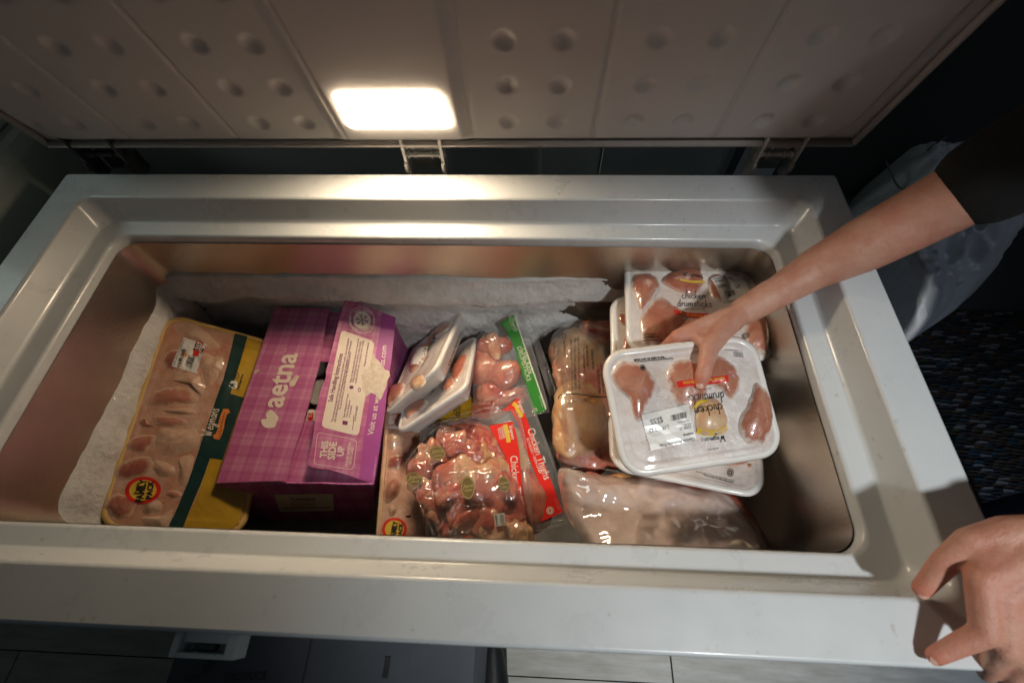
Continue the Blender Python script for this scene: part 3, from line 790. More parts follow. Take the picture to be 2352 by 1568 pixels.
# ================================================================== PACKAGES
# ---- large family pack of chicken at the left
C4 = corners(cc(c1, [(530, 228), (1160, 402), (948, 1482), (128, 1428)]), (-.212, -.292, -.335, -.262))
t = thing('family_chicken_pack', 'large family pack of raw chicken on a yellow foam tray beside the frosted left wall', 'meat package', C4[3] - V((0, 0, .05)))
pl = tray(t, C4, .035, .045, M['yfoam'], M['pfilm'], .006, 30, .02, .006)
S = []
for m_, h, q in (('dmeat', .005, [(500, 475), (530, 435), (580, 425), (640, 440), (610, 520), (568, 560), (520, 530)]),
                 ('pale', .005, [(565, 290), (640, 268), (740, 310), (800, 370), (830, 420), (760, 420), (690, 380), (600, 350)]),
                 ('meat', .006, [(395, 715), (450, 662), (530, 642), (640, 640), (700, 690), (700, 728), (600, 740), (500, 745), (410, 742)]),
                 ('dmeat', .003, [(363, 832), (400, 808), (425, 850), (470, 868), (410, 872), (375, 860)]),
                 ('meat', .004, [(470, 800), (600, 815), (655, 845), (600, 868), (480, 862), (440, 830)]),
                 ('dmeat', .005, [(283, 972), (335, 925), (400, 905), (470, 920), (440, 970), (400, 1012), (325, 1012)]),
                 ('dmeat', .006, [(225, 1125), (262, 1070), (330, 1040), (400, 1035), (455, 1065), (440, 1115), (380, 1150), (300, 1162), (235, 1172)]),
                 ('pale', .005, [(455, 1060), (535, 1070), (582, 1115), (555, 1142), (490, 1150), (450, 1112)]),
                 ('dmeat', .006, [(163, 1305), (205, 1258), (275, 1245), (345, 1262), (352, 1320), (310, 1382), (240, 1387), (185, 1345)]),
                 ('pale', .004, [(400, 1290), (470, 1280), (500, 1310), (480, 1350), (420, 1370), (380, 1340)]),
                 ('meat', .003, [(540, 1225), (600, 1235), (610, 1262), (560, 1270), (520, 1250)]),
                 ('pale', .006, [(560, 600), (620, 565), (700, 570), (745, 640), (725, 690), (680, 640), (620, 622)]),
                 ('pale', .005, [(500, 770), (560, 765), (660, 760), (700, 790), (650, 800), (540, 790)]),
                 ('pale', .006, [(480, 880), (600, 880), (700, 880), (720, 960), (640, 1020), (520, 1030), (455, 1000)]),
                 ('pale', .005, [(600, 1040), (680, 1030), (670, 1120), (630, 1200), (590, 1180), (595, 1100)]),
                 ('pale', .005, [(700, 440), (790, 460), (850, 470), (830, 560), (770, 640), (730, 560)]),
                 ('pale', .005, [(380, 1380), (500, 1370), (560, 1330), (545, 1400), (500, 1440), (400, 1430)]),
                 ('pale', .005, [(610, 420), (680, 400), (690, 440), (640, 520), (600, 570), (560, 580), (600, 500)])):
    S.append(dome(pl, cc(c1, q), h * .85, t, 'chicken_piece', M['s' + m_], 14, soft=True, rough=.14))
set_tree(pl, pl.surf + S)
printed(t, pl, 'yellow_band', M['yfilm'], lambda b: b.drapoly(pl, cc(c1, [(978, 356), (1150, 405), (1120, 600), (1040, 900), (985, 1180), (950, 1400), (925, 1468), (840, 1476), (600, 1452), (700, 1270), (775, 1050), (850, 780), (900, 620)]), .0016))
printed(t, pl, 'green_band', M['gfilm'], lambda b: b.drapoly(pl, cc(c1, [(913, 333), (985, 352), (950, 480), (890, 680), (965, 700), (845, 1055), (775, 1045), (720, 1200), (655, 1345), (612, 1456), (528, 1452), (590, 1320), (650, 1180), (700, 1040), (760, 860), (800, 740), (850, 600), (880, 480)]), .0022))
printed(t, pl, 'script_lettering', M['cream'], lambda b: b.script(pl, 'Wegmans', c1(780, 925), c1(828, 765), .0027, .2, 1.35))
def f(b):
    b.band(pl, cc(c1, [(812, 938), (835, 885), (845, 830), (868, 768)]), .011, .0026)
    b.band(pl, cc(c1, [(800, 930), (822, 915)]), .010, .0027); b.band(pl, cc(c1, [(858, 790), (882, 775)]), .010, .0027)
printed(t, pl, 'ribbon', M['orange'], f)
def f(b):
    b.text(pl, 'Food You Feel Good About', c1(832, 930), c1(862, 785), .0031, 1.1)
    b.text(pl, 'No Artificial', c1(862, 890), c1(880, 800), .0028); b.text(pl, 'Colors, Flavors or Preservatives', c1(878, 960), c1(915, 760), .0028)
    b.text(pl, 'Fresh Never Frozen', c1(938, 655), c1(965, 568), .0022, 1.7, .02)
    seal(b, pl, c1(918, 576), 9, .0022)
printed(t, pl, 'small_print', M['black'], f)
def f(b):
    b.poly(pl, cc(c1, [(885, 612), (915, 602), (930, 615), (925, 650), (900, 648), (882, 640)]), .0120, .001)
    b.drapoly(pl, cc(c1, [(885, 610), (915, 603), (930, 615), (926, 648), (903, 650), (882, 640)]), .0022)
b_ = MB(); b_.drapoly(pl, cc(c1, [(885, 610), (915, 603), (930, 615), (926, 648), (903, 650), (882, 640)]), .0022); b_.build('grade_shield', M['white'], t)
def f(b): b.text(pl, 'A', c1(912, 645), c1(915, 620), .0027, 1, .04)
printed(t, pl, 'grade_letter', M['black'], f)
printed(t, pl, 'price_label', M['paper'], lambda b: b.quads(pl, cc(c1, [(622, 358), (757, 402), (703, 567), (558, 525)]), .0009, 16, 12, .0016))
def f(b):
    b.text(pl, 'CHICKEN DRUMSTICKS', c1(578, 522), c1(632, 372), .0022, 1); b.barcode(pl, c1(632, 520), c1(660, 455), c1(692, 465), c1(665, 535), .0022, 14)
    b.text(pl, '0.99', c1(612, 515), c1(622, 480), .0022, 1.2, .03); b.text(pl, '5.18', c1(628, 468), c1(640, 430), .0022, 1.2, .03)
    b.text(pl, 'P-806', c1(733, 455), c1(742, 422), .0022, 1.2, .03); b.text(pl, '9 208612 805137', c1(670, 545), c1(690, 470), .0022, 1)
printed(t, pl, 'label_print', M['black'], f)
def f(b):
    b.drapoly(pl, cc(c1, [(695, 378), (737, 392), (705, 470), (675, 462)]), .0021); b.band(pl, cc(c1, [(752, 405), (730, 480), (704, 558)]), .0012, .0021)
printed(t, pl, 'price_flash', M['red'], f)
printed(t, pl, 'price_field', M['white'], lambda b: b.drapoly(pl, cc(c1, [(702, 385), (730, 395), (715, 440), (688, 432)]), .0026))
printed(t, pl, 'price_digits', M['black'], lambda b: b.text(pl, '5.13', c1(708, 438), c1(722, 398), .003, 1.5, .04))
printed(t, pl, 'gold_flash', M['orange'], lambda b: (b.band(pl, cc(c1, [(640, 435), (625, 478)]), .002, .0021), b.band(pl, cc(c1, [(588, 525), (610, 528)]), .002, .0021)))


def family_sticker(t, pl, c, rx, ry, ang, A, Bq, C_, Dq, s0, s1, h=.001):
    b = MB(); b.ell(pl, c, rx, ry, ang, h, 36); b.build('round_sticker', M['red'], t)
    b = MB(); b.ell(pl, c, rx * .76, ry * .76, ang, h + .0005, 36); b.build('sticker_centre', M['yellow'], t)
    b = MB(); b.text(pl, 'FAMILY', A, Bq, h + .001, 1.25, .055); b.text(pl, 'PACK', C_, Dq, h + .001, 1.0, .055)
    b.script(pl, 'Wegmans', s0, s1, h + .001, .28, 1.1); b.build('sticker_lettering', M['black'], t)


family_sticker(t, pl, c1(390, 1226), 42, 31, -.1, c1(388, 1292), c1(414, 1162), c1(440, 1275), c1(455, 1168), c1(355, 1250), c1(372, 1180))

# ---- pink carton of ready meals
bz = -.275
TL, TR, FR, FL = corners(cc(c1, [(1140, 190), (1812, 250), (1703, 1192), (808, 1182)]), (-.268, -.268, -.288, -.288))
BFL, BFR = atz(c1(935, 1400), -.44), atz(c1(1695, 1395), -.44)
BTL, BTR = TL + V((0, 0, -.16)), TR + V((0, 0, -.16))
t = thing('meal_box', 'magenta plaid cardboard meal carton, flaps torn open, between the chicken packs', 'box', (BFL + BFR) / 2)


def quadgrid(b, P, nx, ny, th, n, wob=0.):
    vs = []
    for s_ in (0, -th):
        for j in range(ny + 1):
            for i in range(nx + 1):
                p = P[0].lerp(P[1], i / nx).lerp(P[3].lerp(P[2], i / nx), j / ny); vs.append(p + n * (s_ + wob * noise.noise(p * 30)))
    k = (nx + 1) * (ny + 1); w_ = nx + 1
    fs = [(j * w_ + i, j * w_ + i + 1, (j + 1) * w_ + i + 1, (j + 1) * w_ + i) for j in range(ny) for i in range(nx)]
    fs += [tuple(reversed([q + k for q in f_])) for f_ in fs]
    for i in range(nx): fs += [(i, i + k, i + 1 + k, i + 1), (ny * w_ + i, ny * w_ + i + 1, ny * w_ + i + 1 + k, ny * w_ + i + k)]
    for j in range(ny): fs += [(j * w_, (j + 1) * w_, (j + 1) * w_ + k, j * w_ + k), (j * w_ + nx, j * w_ + nx + k, (j + 1) * w_ + nx + k, (j + 1) * w_ + nx)]
    b.add(vs, fs)


def add_uvw(o, org, ux, uy):
    at_ = o.data.attributes.new('uvw', 'FLOAT_VECTOR', 'POINT'); base = V(o.parent.location)
    for i, v_ in enumerate(o.data.vertices):
        p = v_.co + base - org; at_.data[i].vector = (p.dot(ux), p.dot(uy), 0)


UX = (TR - TL).normalized(); UY = (FL - TL).normalized(); UZ = V((0, 0, 1))
for nm, P, mm in (('front_wall', (FL, FR, BFR, BFL), 'plaid2'), ('side_wall', (TL, FL, BFL, BTL), 'plaid2'), ('side_wall', (FR, TR, BTR, BFR), 'plaid2'), ('back_wall', (TR, TL, BTL, BTR), 'plaid')):
    n = (P[1] - P[0]).cross(P[3] - P[0]).normalized(); cen = sum((TL, TR, FR, FL), V()) / 4
    if n.dot(P[0] - cen) < 0: n.negate()
    b = MB(); quadgrid(b, P, 12, 6, .003, n, .0015); o = fixn(b.build(nm, M[mm], t)); add_uvw(o, FL, UX, UZ if nm != 'side_wall' else UY)
b = MB(); quadgrid(b, (BTL + V((.006, -.006, .003)), BTR + V((-.006, -.006, .003)), BFR + V((-.006, .006, .003)), BFL + V((.006, .006, .003))), 2, 2, .003, V((0, 0, 1))); fixn(b.build('bottom', M['kraft'], t))


def flap(name, qs, zs, m_='plaid', th=.0022, sm=None, bow=0., par=None):
    """a card flap with its own outline; its three anchor corners fix the plane"""
    pl = Plane(corners(qs[0], zs)); b = MB(); b.poly(pl, qs[1], 0, th); o = b.build(name, M[m_], par or t); add_uvw(o, TL, UX, UY)
    return pl, o


# inner end flaps first, a little below the long ones
q = cc(c1, [(1450, 205), (1515, 215), (1560, 500), (1375, 492), (1400, 300)])
flap('inner_flap', (q[:4], q), (-.276, -.276, -.276, -.276))
q = cc(c1, [(1290, 828), (1390, 830), (1690, 860), (1702, 1190), (1205, 1186), (1230, 1000)])
flap('inner_flap', ((q[0], q[2], q[3], q[4]), q), (-.290, -.290, -.293, -.293))
q = cc(c1, [(1136, 186), (1200, 188), (1300, 187), (1400, 189), (1457, 192), (1441, 230), (1424, 320), (1404, 440), (1392, 520), (1362, 620), (1338, 720), (1310, 812), (1300, 860), (1262, 960), (1230, 1070), (1222, 1120), (1205, 1186), (1180, 1172), (1000, 1178), (806, 1183), (880, 960), (960, 720), (1050, 455)])
plL, ofl = flap('aetna_flap', ((q[0], q[4], q[16], q[19]), q), (-.262, -.262, -.284, -.284)); ofl.name = 'long_flap'
q = cc(c1, [(1543, 122), (1600, 148), (1700, 192), (1780, 225), (1829, 240), (1815, 380), (1798, 530), (1792, 548), (1796, 575), (1782, 600), (1770, 760), (1740, 960), (1705, 1192), (1640, 1170), (1560, 1140), (1440, 1105), (1382, 1100), (1345, 1092), (1328, 1078), (1330, 1030), (1345, 1000), (1360, 900), (1372, 780), (1400, 660), (1432, 580), (1430, 545), (1446, 500), (1480, 360), (1512, 230)])
plR, ofr = flap('long_flap', ((q[0], q[4], q[12], q[18]), q), (-.225, -.262, -.284, -.272))
def prt(pl, par, nm, mm, fn):
    mb_ = MB(); fn(mb_); o = mb_.build(nm, M[mm], None); o.parent = par
    if 'letter' in nm or nm == 'scuff': o['kind'] = 'stuff'
    base = V(t.location); o.data.transform(Matrix.Translation(-base)); return o
prt(plL, ofl, 'lettering', 'cream', lambda b: (b.text(plL, 'aetna', c1(1178, 757), c1(1270, 447), .0006, 1.16, .022), b.text(plL, 'TM', c1(1208, 437), c1(1210, 422), .0006, 1.2)))
def heart(b):
    pts = [(1135, 866), (1085, 868), (1062, 838), (1068, 820), (1092, 818), (1088, 796), (1100, 775), (1122, 768), (1140, 785), (1160, 812), (1150, 836)]
    b.poly(plL, catmull(cc(c1, pts), 4, True), .0006, .0004)
prt(plL, ofl, 'heart_mark', 'cream', heart)
prt(plL, ofl, 'scuff', 'kraft', lambda b: (b.poly(plL, cc(c1, [(1222, 612), (1262, 570), (1280, 575), (1250, 632), (1225, 636)]), .0009, .0004), b.poly(plL, cc(c1, [(1020, 545), (1052, 535), (1050, 548), (1035, 552), (1030, 565)]), .0009, .0004)))
prt(plR, ofr, 'purple_stripe', 'stripe', lambda b: b.poly(plR, cc(c1, [(1752, 214), (1828, 241), (1814, 380), (1797, 530), (1790, 560), (1768, 760), (1738, 960), (1704, 1190), (1618, 1160), (1650, 900), (1700, 560)]), .0005, .0003))
rr_ = [(1535, 318), (1690, 372), (1706, 390), (1704, 410), (1620, 895), (1610, 912), (1590, 912), (1425, 870), (1408, 855), (1410, 838), (1515, 330), (1522, 320)]
prt(plR, ofr, 'notice_panel', 'cream', lambda b: b.poly(plR, cc(c1, rr_), .0008, .0003))
def f(b):
    h = .0012
    b.text(plR, 'Safe Handling Instructions', c1(1468, 724), c1(1528, 450), h, 1.25, .02)
    for s_, a, e in (('This product was prepared from inspected and passed meat and/or poultry. Some food products', (1472, 838), (1566, 362)),
                     ('may contain bacteria that could cause illness if the product is mishandled or cooked improperly.', (1486, 838), (1580, 374)),
                     ('For your protection, please follow these safe handling instructions.', (1516, 765), (1576, 440)),
                     ('Keep refrigerated or frozen.', (1538, 812), (1562, 675)), ('Thaw in refrigerator', (1554, 812), (1572, 712)), ('or microwave.', (1569, 812), (1582, 742)),
                     ('Keep raw meat and poultry separate from other foods.', (1576, 612), (1622, 362)), ('Wash working surfaces (including cutting boards),', (1590, 612), (1634, 378)), ('utensils, and hands after touching raw meat or poultry.', (1604, 618), (1650, 372)),
                     ('Cook thoroughly.', (1600, 835), (1614, 745)), ('Refrigerate leftovers immediately', (1655, 520), (1678, 385))):
        b.text(plR, s_, c1(*a), c1(*e), h, 1.25, .012)
    b.poly(plR, cc(c1, [(1524, 850), (1527, 828), (1556, 833), (1552, 855)]), h, .0003); b.ell(plR, c1(1577, 640), 5, 4, 0, h, 12); b.ell(plR, c1(1622, 655), 3.5, 5, 0, h, 12, .6)
    b.band(plR, cc(c1, [(1582, 885), (1588, 840), (1590, 800)]), .001, h)
prt(plR, ofr, 'notice_lettering', 'inkp', f)
def f(b):
    h = .0009
    b.ell(plR, c1(1637, 258), 31.5, 29, .9, h, 40, .955); b.ell(plR, c1(1637, 258), 21, 19.5, .9, h, 36)
    b.text(plR, 'THIS', c1(1434, 1040), c1(1446, 945), h, 1.15, .03); b.text(plR, 'SIDE', c1(1480, 1052), c1(1494, 950), h, 1.1, .03); b.text(plR, 'UP', c1(1530, 1032), c1(1538, 975), h, 1.1, .03)
    b.text(plR, 'PLEASE HANDLE', c1(1556, 1088), c1(1574, 955), h, 1.15, .015); b.text(plR, 'WITH CARE', c1(1577, 1080), c1(1590, 982), h, 1.15, .015)
    b.text(plR, 'Visit us at www.', c1(1700, 912), c1(1745, 640), h, 1.05, .01); b.text(plR, 'ods.com', c1(1762, 545), c1(1778, 402), h, 1.0, .01)
    ln = [(1400, 899), (1590, 937), (1606, 950), (1604, 975), (1590, 1090), (1578, 1106), (1560, 1106), (1380, 1080), (1365, 1068), (1366, 1050), (1382, 915), (1390, 900), (1400, 899)]
    for i in range(len(ln) - 1): b.band(plR, cc(c1, [ln[i], ln[i + 1]]), .0009, h)
    P0 = plR.at(c1(1637, 258)); ux = (plR.at(c1(1637, 188)) - P0).normalized(); uy = plR.n.cross(ux); r_ = (plR.at(c1(1637, 192)) - P0).length
    for k, s_ in enumerate('KEEP FROZEN * KEEP FROZEN * KEEP FROZEN * '):
        if s_ == ' ': continue
        a_ = -k / 42 * 2 * math.pi + .6; vs, fs = glyphs(s_, .02, 0); x0 = sum(q.x for q in vs) / len(vs)
        rad = ux * math.cos(a_) + uy * math.sin(a_); tan = rad.cross(plR.n)
        b.add([plR.drape(P0 + rad * (r_ * .80 + q.y * .0062) + tan * (q.x - x0) * .0062, h) for q in vs], fs)
prt(plR, ofr, 'white_lettering', 'cream', f)
def f(b):
    P0 = plR.at(c1(1637, 258)); ux = (plR.at(c1(1637, 188)) - P0).normalized(); uy = plR.n.cross(ux); r_ = (plR.at(c1(1637, 192)) - P0).length * .5
    for k in range(6):
        a_ = math.pi / 3 * k + .2; d = ux * math.cos(a_) + uy * math.sin(a_); e = d.cross(plR.n)
        def seg(p, q, w_):
            nn = (q - p).normalized().cross(plR.n) * w_ * .5; b.add([plR.drape(x, .0014) for x in (p + nn, q + nn, q - nn, p - nn)], [(0, 1, 2, 3)])
        seg(P0, P0 + d * r_, .0013)
        for u_ in (.45, .72):
            for s_ in (1, -1): seg(P0 + d * r_ * u_, P0 + d * r_ * (u_ + .25) + e * s_ * r_ * .25, .0011)
prt(plR, ofr, 'snowflake_mark', 'inkp', f)
tp = [(1700, 440), (1712, 470), (1735, 490), (1748, 525), (1770, 540), (1793, 546), (1796, 575), (1780, 600), (1776, 632), (1764, 660), (1748, 700), (1736, 712), (1720, 685), (1690, 670), (1660, 690), (1648, 670), (1636, 655), (1640, 610), (1632, 570), (1650, 540), (1672, 530), (1690, 510), (1694, 470)]
prt(plR, ofr, 'torn_patch', 'kraft', lambda b: b.poly(plR, cc(c1, tp), .0014, .0004))
# contents glimpsed in the slot between the flaps
pf = Plane([FL, FR, BFR]); 
if pf.n.y > 0: pf.n.negate()
b = MB(); b.poly(pf, cc(c1, [(1134, 1250), (1470, 1247), (1476, 1343), (1168, 1350)]), .003, .0006); lab = b.build('contents_label', M['cream'], t)
def f(b):
    h = .0036
    for s_, x0, x1, y, bd in (('Contains', 1238, 1378, 1272, .03), ('Juice or Fruit', 1245, 1378, 1285, .0), ('Dairy Beverage', 1236, 1384, 1297, 0), ('Margarine Cup', 1240, 1380, 1309, 0), ('Additional Tasty Items', 1205, 1436, 1320, 0), ('Keep frozen until ready to serve', 1205, 1445, 1342, 0)):
        b.text(pf, s_, c1(x0, y), c1(x1, y - 1), h, 1., bd)
    b.poly(pf, cc(c1, [(1182, 1328), (1452, 1324), (1452, 1326), (1182, 1330)]), h, .0004)
o = MB(); f(o); o = o.build('label_lettering', M['inkp'], None); o.parent = lab; o.data.transform(Matrix.Translation(-V(t.location)))
b = MB(); b.text(pf, 'We hope you enjoy!', c1(1130, 1376), c1(1535, 1372), .0022, .9, .0); b.build('front_lettering', M['stripe'], t)
pc = Plane([atz(q, -.318) for q in (c1(1300, 480), c1(1500, 480), c1(1400, 900))])
cup = thing('foil_meal_cup', 'round foil-topped cup inside the open magenta box, seen through its slot', 'food cup', pc.at(c1(1390, 670)) - V((0, 0, .03)))
b = MB(); o_ = pc.at(c1(1395, 665))
b.tube([o_ + V((0, 0, -.04)), o_ + V((0, 0, -.004))], .026, 28); fixn(b.build('cup_body', M['dark'], cup, sharp=30))
b = MB(); b.tube([o_ + V((0, 0, -.004)), o_ + V((0, 0, -.001)), o_ + V((0, 0, 0))], .029, 32); fixn(b.build('foil_lid', M['steel'], cup, sharp=30))
b = MB()
for k in range(9): b.text(pc, 'peel back foil to serve warm', (o_ and c1(1352 + k * 9, 720 - k * 2)), c1(1364 + k * 9, 610 - k), .0006, 1.)
b.build('lid_print', M['kraft'], cup)
box2 = thing('small_carton', 'small cream and red carton inside the open magenta box below the foil cup', 'box', pc.at(c1(1345, 800)) - V((0, 0, .02)))
b = MB(); b.poly(pc, cc(c1, [(1330, 765), (1372, 768), (1368, 900), (1310, 900), (1318, 812)]), .006, .03); b.build('carton_body', M['cream'], box2)
b = MB(); b.text(pc, 'MILK', c1(1362, 838), c1(1366, 785), .0065, 1.6, .05); b.build('carton_lettering', M['red'], box2)

# ---- family pack behind the vacuum bags (middle left)
C4 = corners(cc(c2, [(210, 640), (400, 640), (430, 1520), (142, 1520)]), (-.335, -.345, -.315, -.30))
t = thing('family_chicken_pack', 'narrow family pack of chicken wedged between the magenta box and the vacuum bags', 'meat package', C4[3] - V((0, 0, .05)))
pl = tray(t, C4, .02, .05, M['pale'], M['pfilm'], .005, 26, .01)
S = []
for m_, h, q in (('dmeat', .005, [(200, 1010), (240, 985), (300, 985), (312, 1015), (260, 1060), (205, 1062)]), ('meat', .008, [(180, 1190), (205, 1130), (245, 1105), (275, 1120), (272, 1180), (235, 1230), (190, 1245)]),
                 ('pale', .004, [(210, 1270), (235, 1250), (255, 1275), (245, 1310), (215, 1315)]), ('dmeat', .003, [(297, 1312), (330, 1300), (338, 1315), (318, 1325)]), ('pale', .006, [(210, 860), (270, 840), (290, 900), (230, 960), (200, 930)])):
    S.append(dome(pl, cc(c2, q), h * 1.2, t, 'chicken_piece', M['s' + m_], 14, soft=True, rough=.12))
set_tree(pl, pl.surf + S)
family_sticker(t, pl, c2(243, 1387), 28.5, 27, 0, c2(248, 1440), c2(262, 1342), c2(282, 1432), c2(290, 1350), c2(228, 1425), c2(238, 1365))
printed(t, pl, 'price_label', M['paper'], lambda b: b.quads(pl, cc(c2, [(215, 765), (300, 772), (285, 850), (205, 835)]), .001, 8, 6, .001))
printed(t, pl, 'label_print', M['orange'], lambda b: (b.text(pl, '0.99', c2(208, 828), c2(240, 832), .002, 1.3, .04), b.barcode(pl, c2(232, 800), c2(262, 806), c2(262, 775), c2(236, 772), .002, 10)))
b = MB()
for k in range(14):
    p0 = pl.at(c2(398 - k, 880 + k * 42)); b.tube([p0, p0 + V((0, -.008, .003)), p0 + V((.001, -.016, 0))], .003, 6)
b.tube([pl.at(c2(392, 850), .004), pl.at(c2(400, 1100), .006), pl.at(c2(392, 1500), .004)], .0022, 8)
fixn(b.build('plastic_seam', M['clear'], t, smooth=True))

# ---- yellow pack lying under the tilted trays
q = cc(c2, [(560, 640), (645, 640), (660, 730), (640, 775), (590, 790), (470, 806), (400, 800)])
plY = Plane([atz(q[0], -.30), atz(q[2], -.30), atz(q[5], -.31)])
t = thing('yellow_chicken_pack', 'yellow printed pack showing a 3.55 price, under the two tilted foam trays', 'meat package', plY.at(q[5]) - V((0, 0, .04)))
b = MB(); b.poly(plY, q, 0, .035, 3); b.build('film_wrap', M['yfilm'], t, sharp=30)
b = MB(); b.text(plY, '$3.55', c2(600, 770), c2(603, 712), .0006, 1.3, .03); b.text(plY, '2.99', c2(580, 762), c2(582, 722), .0006, 1.2, .02); b.band(plY, cc(c2, [(465, 792), (540, 782), (600, 772)]), .002, .0006); b.build('label_print', M['black'], t)

# ---- two small foam trays standing on edge
for idx, (quad, k, lbl) in enumerate((([(345, 400), (605, 195), (460, 515), (190, 760)], (-.385, -.278, -.180, -.295), 'small white foam tray of chicken tilted on edge next to the magenta box'),
                                      ([(322, 573), (682, 328), (628, 610), (262, 855)], (-.375, -.312, -.196, -.262), 'small white foam tray of chicken tilted on edge against the green-label drumsticks'))):
    C4 = corners(cc(c2, quad), k)
    t = thing('chicken_tray', lbl, 'meat package', C4[0] - V((0, 0, .02)), 'small foam trays of drumsticks')
    pl = tray(t, C4, .022, .034, M['foam'], M['film'], .004, 22, .018, .005)
    S = []
    if idx == 0:
        shp = (('meat', .008, [(215, 660), (240, 600), (300, 590), (285, 650), (230, 700), (205, 715)]), ('dmeat', .007, [(330, 500), (385, 400), (430, 380), (410, 470), (340, 540)]), ('meat', .006, [(440, 330), (510, 260), (560, 250), (530, 300), (460, 350)]), ('pale', .006, [(350, 560), (400, 545), (410, 590), (360, 630), (330, 610)]))
    else:
        shp = (('meat', .006, [(300, 720), (360, 680), (430, 680), (400, 730), (330, 780), (300, 775)]), ('dmeat', .005, [(560, 520), (610, 440), (640, 440), (610, 540), (570, 590)]), ('meat', .005, [(520, 600), (560, 560), (575, 600), (540, 640), (510, 640)]))
    for m_, h, q in shp: S.append(dome(pl, cc(c2, q), h, t, 'drumstick', M[m_]))
    set_tree(pl, pl.surf + S)
    if idx == 0:
        printed(t, pl, 'ribbon', M['orange'], lambda b: b.band(pl, cc(c2, [(425, 400), (450, 340)]), .010, .0008))
        printed(t, pl, 'lettering', M['black'], lambda b: (b.script(pl, 'Wegmans', c2(440, 410), c2(478, 325), .0012, .26, 1.3), b.script(pl, 'chicken', c2(405, 500), c2(440, 440), .0012, .2, 1.2)))
        printed(t, pl, 'price_label', M['paper'], lambda b: b.quads(pl, cc(c2, [(385, 420), (440, 395), (400, 490), (345, 510)]), .0006, 8, 6, .0008))
    else:
        printed(t, pl, 'ribbon', M['orange'], lambda b: b.band(pl, cc(c2, [(555, 510), (575, 465)]), .010, .0008))
        printed(t, pl, 'lettering', M['black'], lambda b: (b.script(pl, 'Wegmans', c2(568, 505), c2(590, 450), .0012, .26, 1.3),))
        printed(t, pl, 'price_label', M['paper'], lambda b: b.quads(pl, cc(c2, [(490, 560), (548, 512), (552, 590), (450, 665)]), .0006, 8, 6, .0008))
        printed(t, pl, 'label_print', M['grey'], lambda b: b.text(pl, 'DRUMSTICKS 2.02', c2(458, 640), c2(500, 560), .002, 1.2, .02))
    b = MB()   # barcode on the tray's side
    # small printed barcode sticker wrapping over the lower long edge
    if idx == 0:
        sp_ = Plane([C4[1] + pl.n * -.004, C4[2] + pl.n * -.004, C4[2] - pl.n * .03 - (C4[1] - C4[0]).normalized() * .012])
        b.barcode(sp_, c2(590, 320), c2(520, 500), c2(530, 505), c2(608, 305), .004, 30, 4); b.build('side_barcode', M['black'], t)


# ---- moulded clear packs with coloured labels
def skin_pack(name, lbl, outline, zs3, label_q, lm, pieces, grp=None):
    """outline: clear flange; label: printed card at its right edge; pieces: meat under the clear dome"""
    q = outline; pl = Plane([atz(p, z) for p, z in zs3])
    t = thing(name, lbl, 'meat package', pl.at(outline[0]) - V((0, 0, .05)), grp)
    for (a, c_, ra, rb, mm, dz) in pieces:
        lump(t, 'chicken_piece', M[mm], pl.at(a, dz), pl.at(c_, dz), ra, rb, .7, .003, up=pl.n)
    b = MB(); b.poly(pl, outline, .002, .0012, 4); b.build('clear_flange', M['clear'], t, sharp=30)
    b = MB()
    P = [pl.at(p, .0026) for p in catmull(outline, 4, True)]; b.tube(P + [P[0]], .0014, 6); fixn(b.build('flange_edge', M['clear'], t, smooth=True))
    b = MB(); b.poly(pl, label_q, .0045, .0008); b.build('card_label', M[lm], t)
    set_tree(pl, [([pl.at(p, .0045) for p in ((0, 0), (2352, 0), (2352, 1568), (0, 1568))], [(0, 1, 2, 3)])])
    return t, pl


def moulded(t, pl, outline, h, rings=16, mm='clear', nm='clear_dome'):
    q = catmull(outline, 5, True); P = [pl.at(a, .003) for a in q]; n = len(P); C_ = sum(P, V()) / n; vs = []
    for k in range(rings + 1):
        r = max(.004, k / rings)
        for p in P: x = C_.lerp(p, r); vs.append(x + pl.n * (h * (1 - r ** 5) ** .6 + .003 * noise.noise(x * 40) * (1 - r)))
    b = MB(); b.add(vs, [(k * n + i, k * n + (i + 1) % n, (k + 1) * n + (i + 1) % n, (k + 1) * n + i) for k in range(rings) for i in range(n)] + [tuple(range(n))])
    fixn(b.build(nm, M[mm], t, smooth=True))


# green label
ol = cc(c2, [(700, 330), (800, 255), (895, 200), (915, 200), (940, 240), (1000, 420), (1080, 720), (1065, 745), (1000, 765), (900, 790), (720, 800), (680, 700), (670, 500)])
t, pl = skin_pack('drumstick_pack', 'clear moulded pack of pink drumsticks with a diagonal green label', ol,
                  [(c2(690, 330), -.285), (c2(900, 200), -.262), (c2(1075, 740), -.300)],
                  cc(c2, [(818, 262), (890, 216), (905, 255), (1068, 735), (1010, 760), (992, 715), (962, 600), (940, 540), (905, 420), (884, 368), (850, 300)]), 'green',
                  [(c2(750, 385), c2(835, 385), .026, .024, 'rawpink', .000), (c2(715, 530), c2(800, 520), .034, .030, 'rawpink', -.004), (c2(835, 560), c2(885, 515), .030, .022, 'rawpink', .002),
                   (c2(740, 650), c2(830, 640), .030, .024, 'raw', -.008), (c2(820, 690), c2(910, 660), .028, .026, 'raw', -.010), (c2(700, 430), c2(760, 450), .02, .03, 'raw', -.012), (c2(700, 740), c2(800, 720), .03, .03, 'raw', -.014)])
moulded(t, pl, cc(c2, [(690, 400), (735, 310), (810, 285), (858, 370), (905, 500), (940, 620), (920, 700), (780, 760), (690, 700), (665, 560)]), .022)
lump(t, 'chicken_piece', M['bone'], pl.at(c2(775, 345), .012), pl.at(c2(800, 440), .014), .017, .012, .55, .001, up=pl.n, label='pale skin edge on the topmost drumstick')
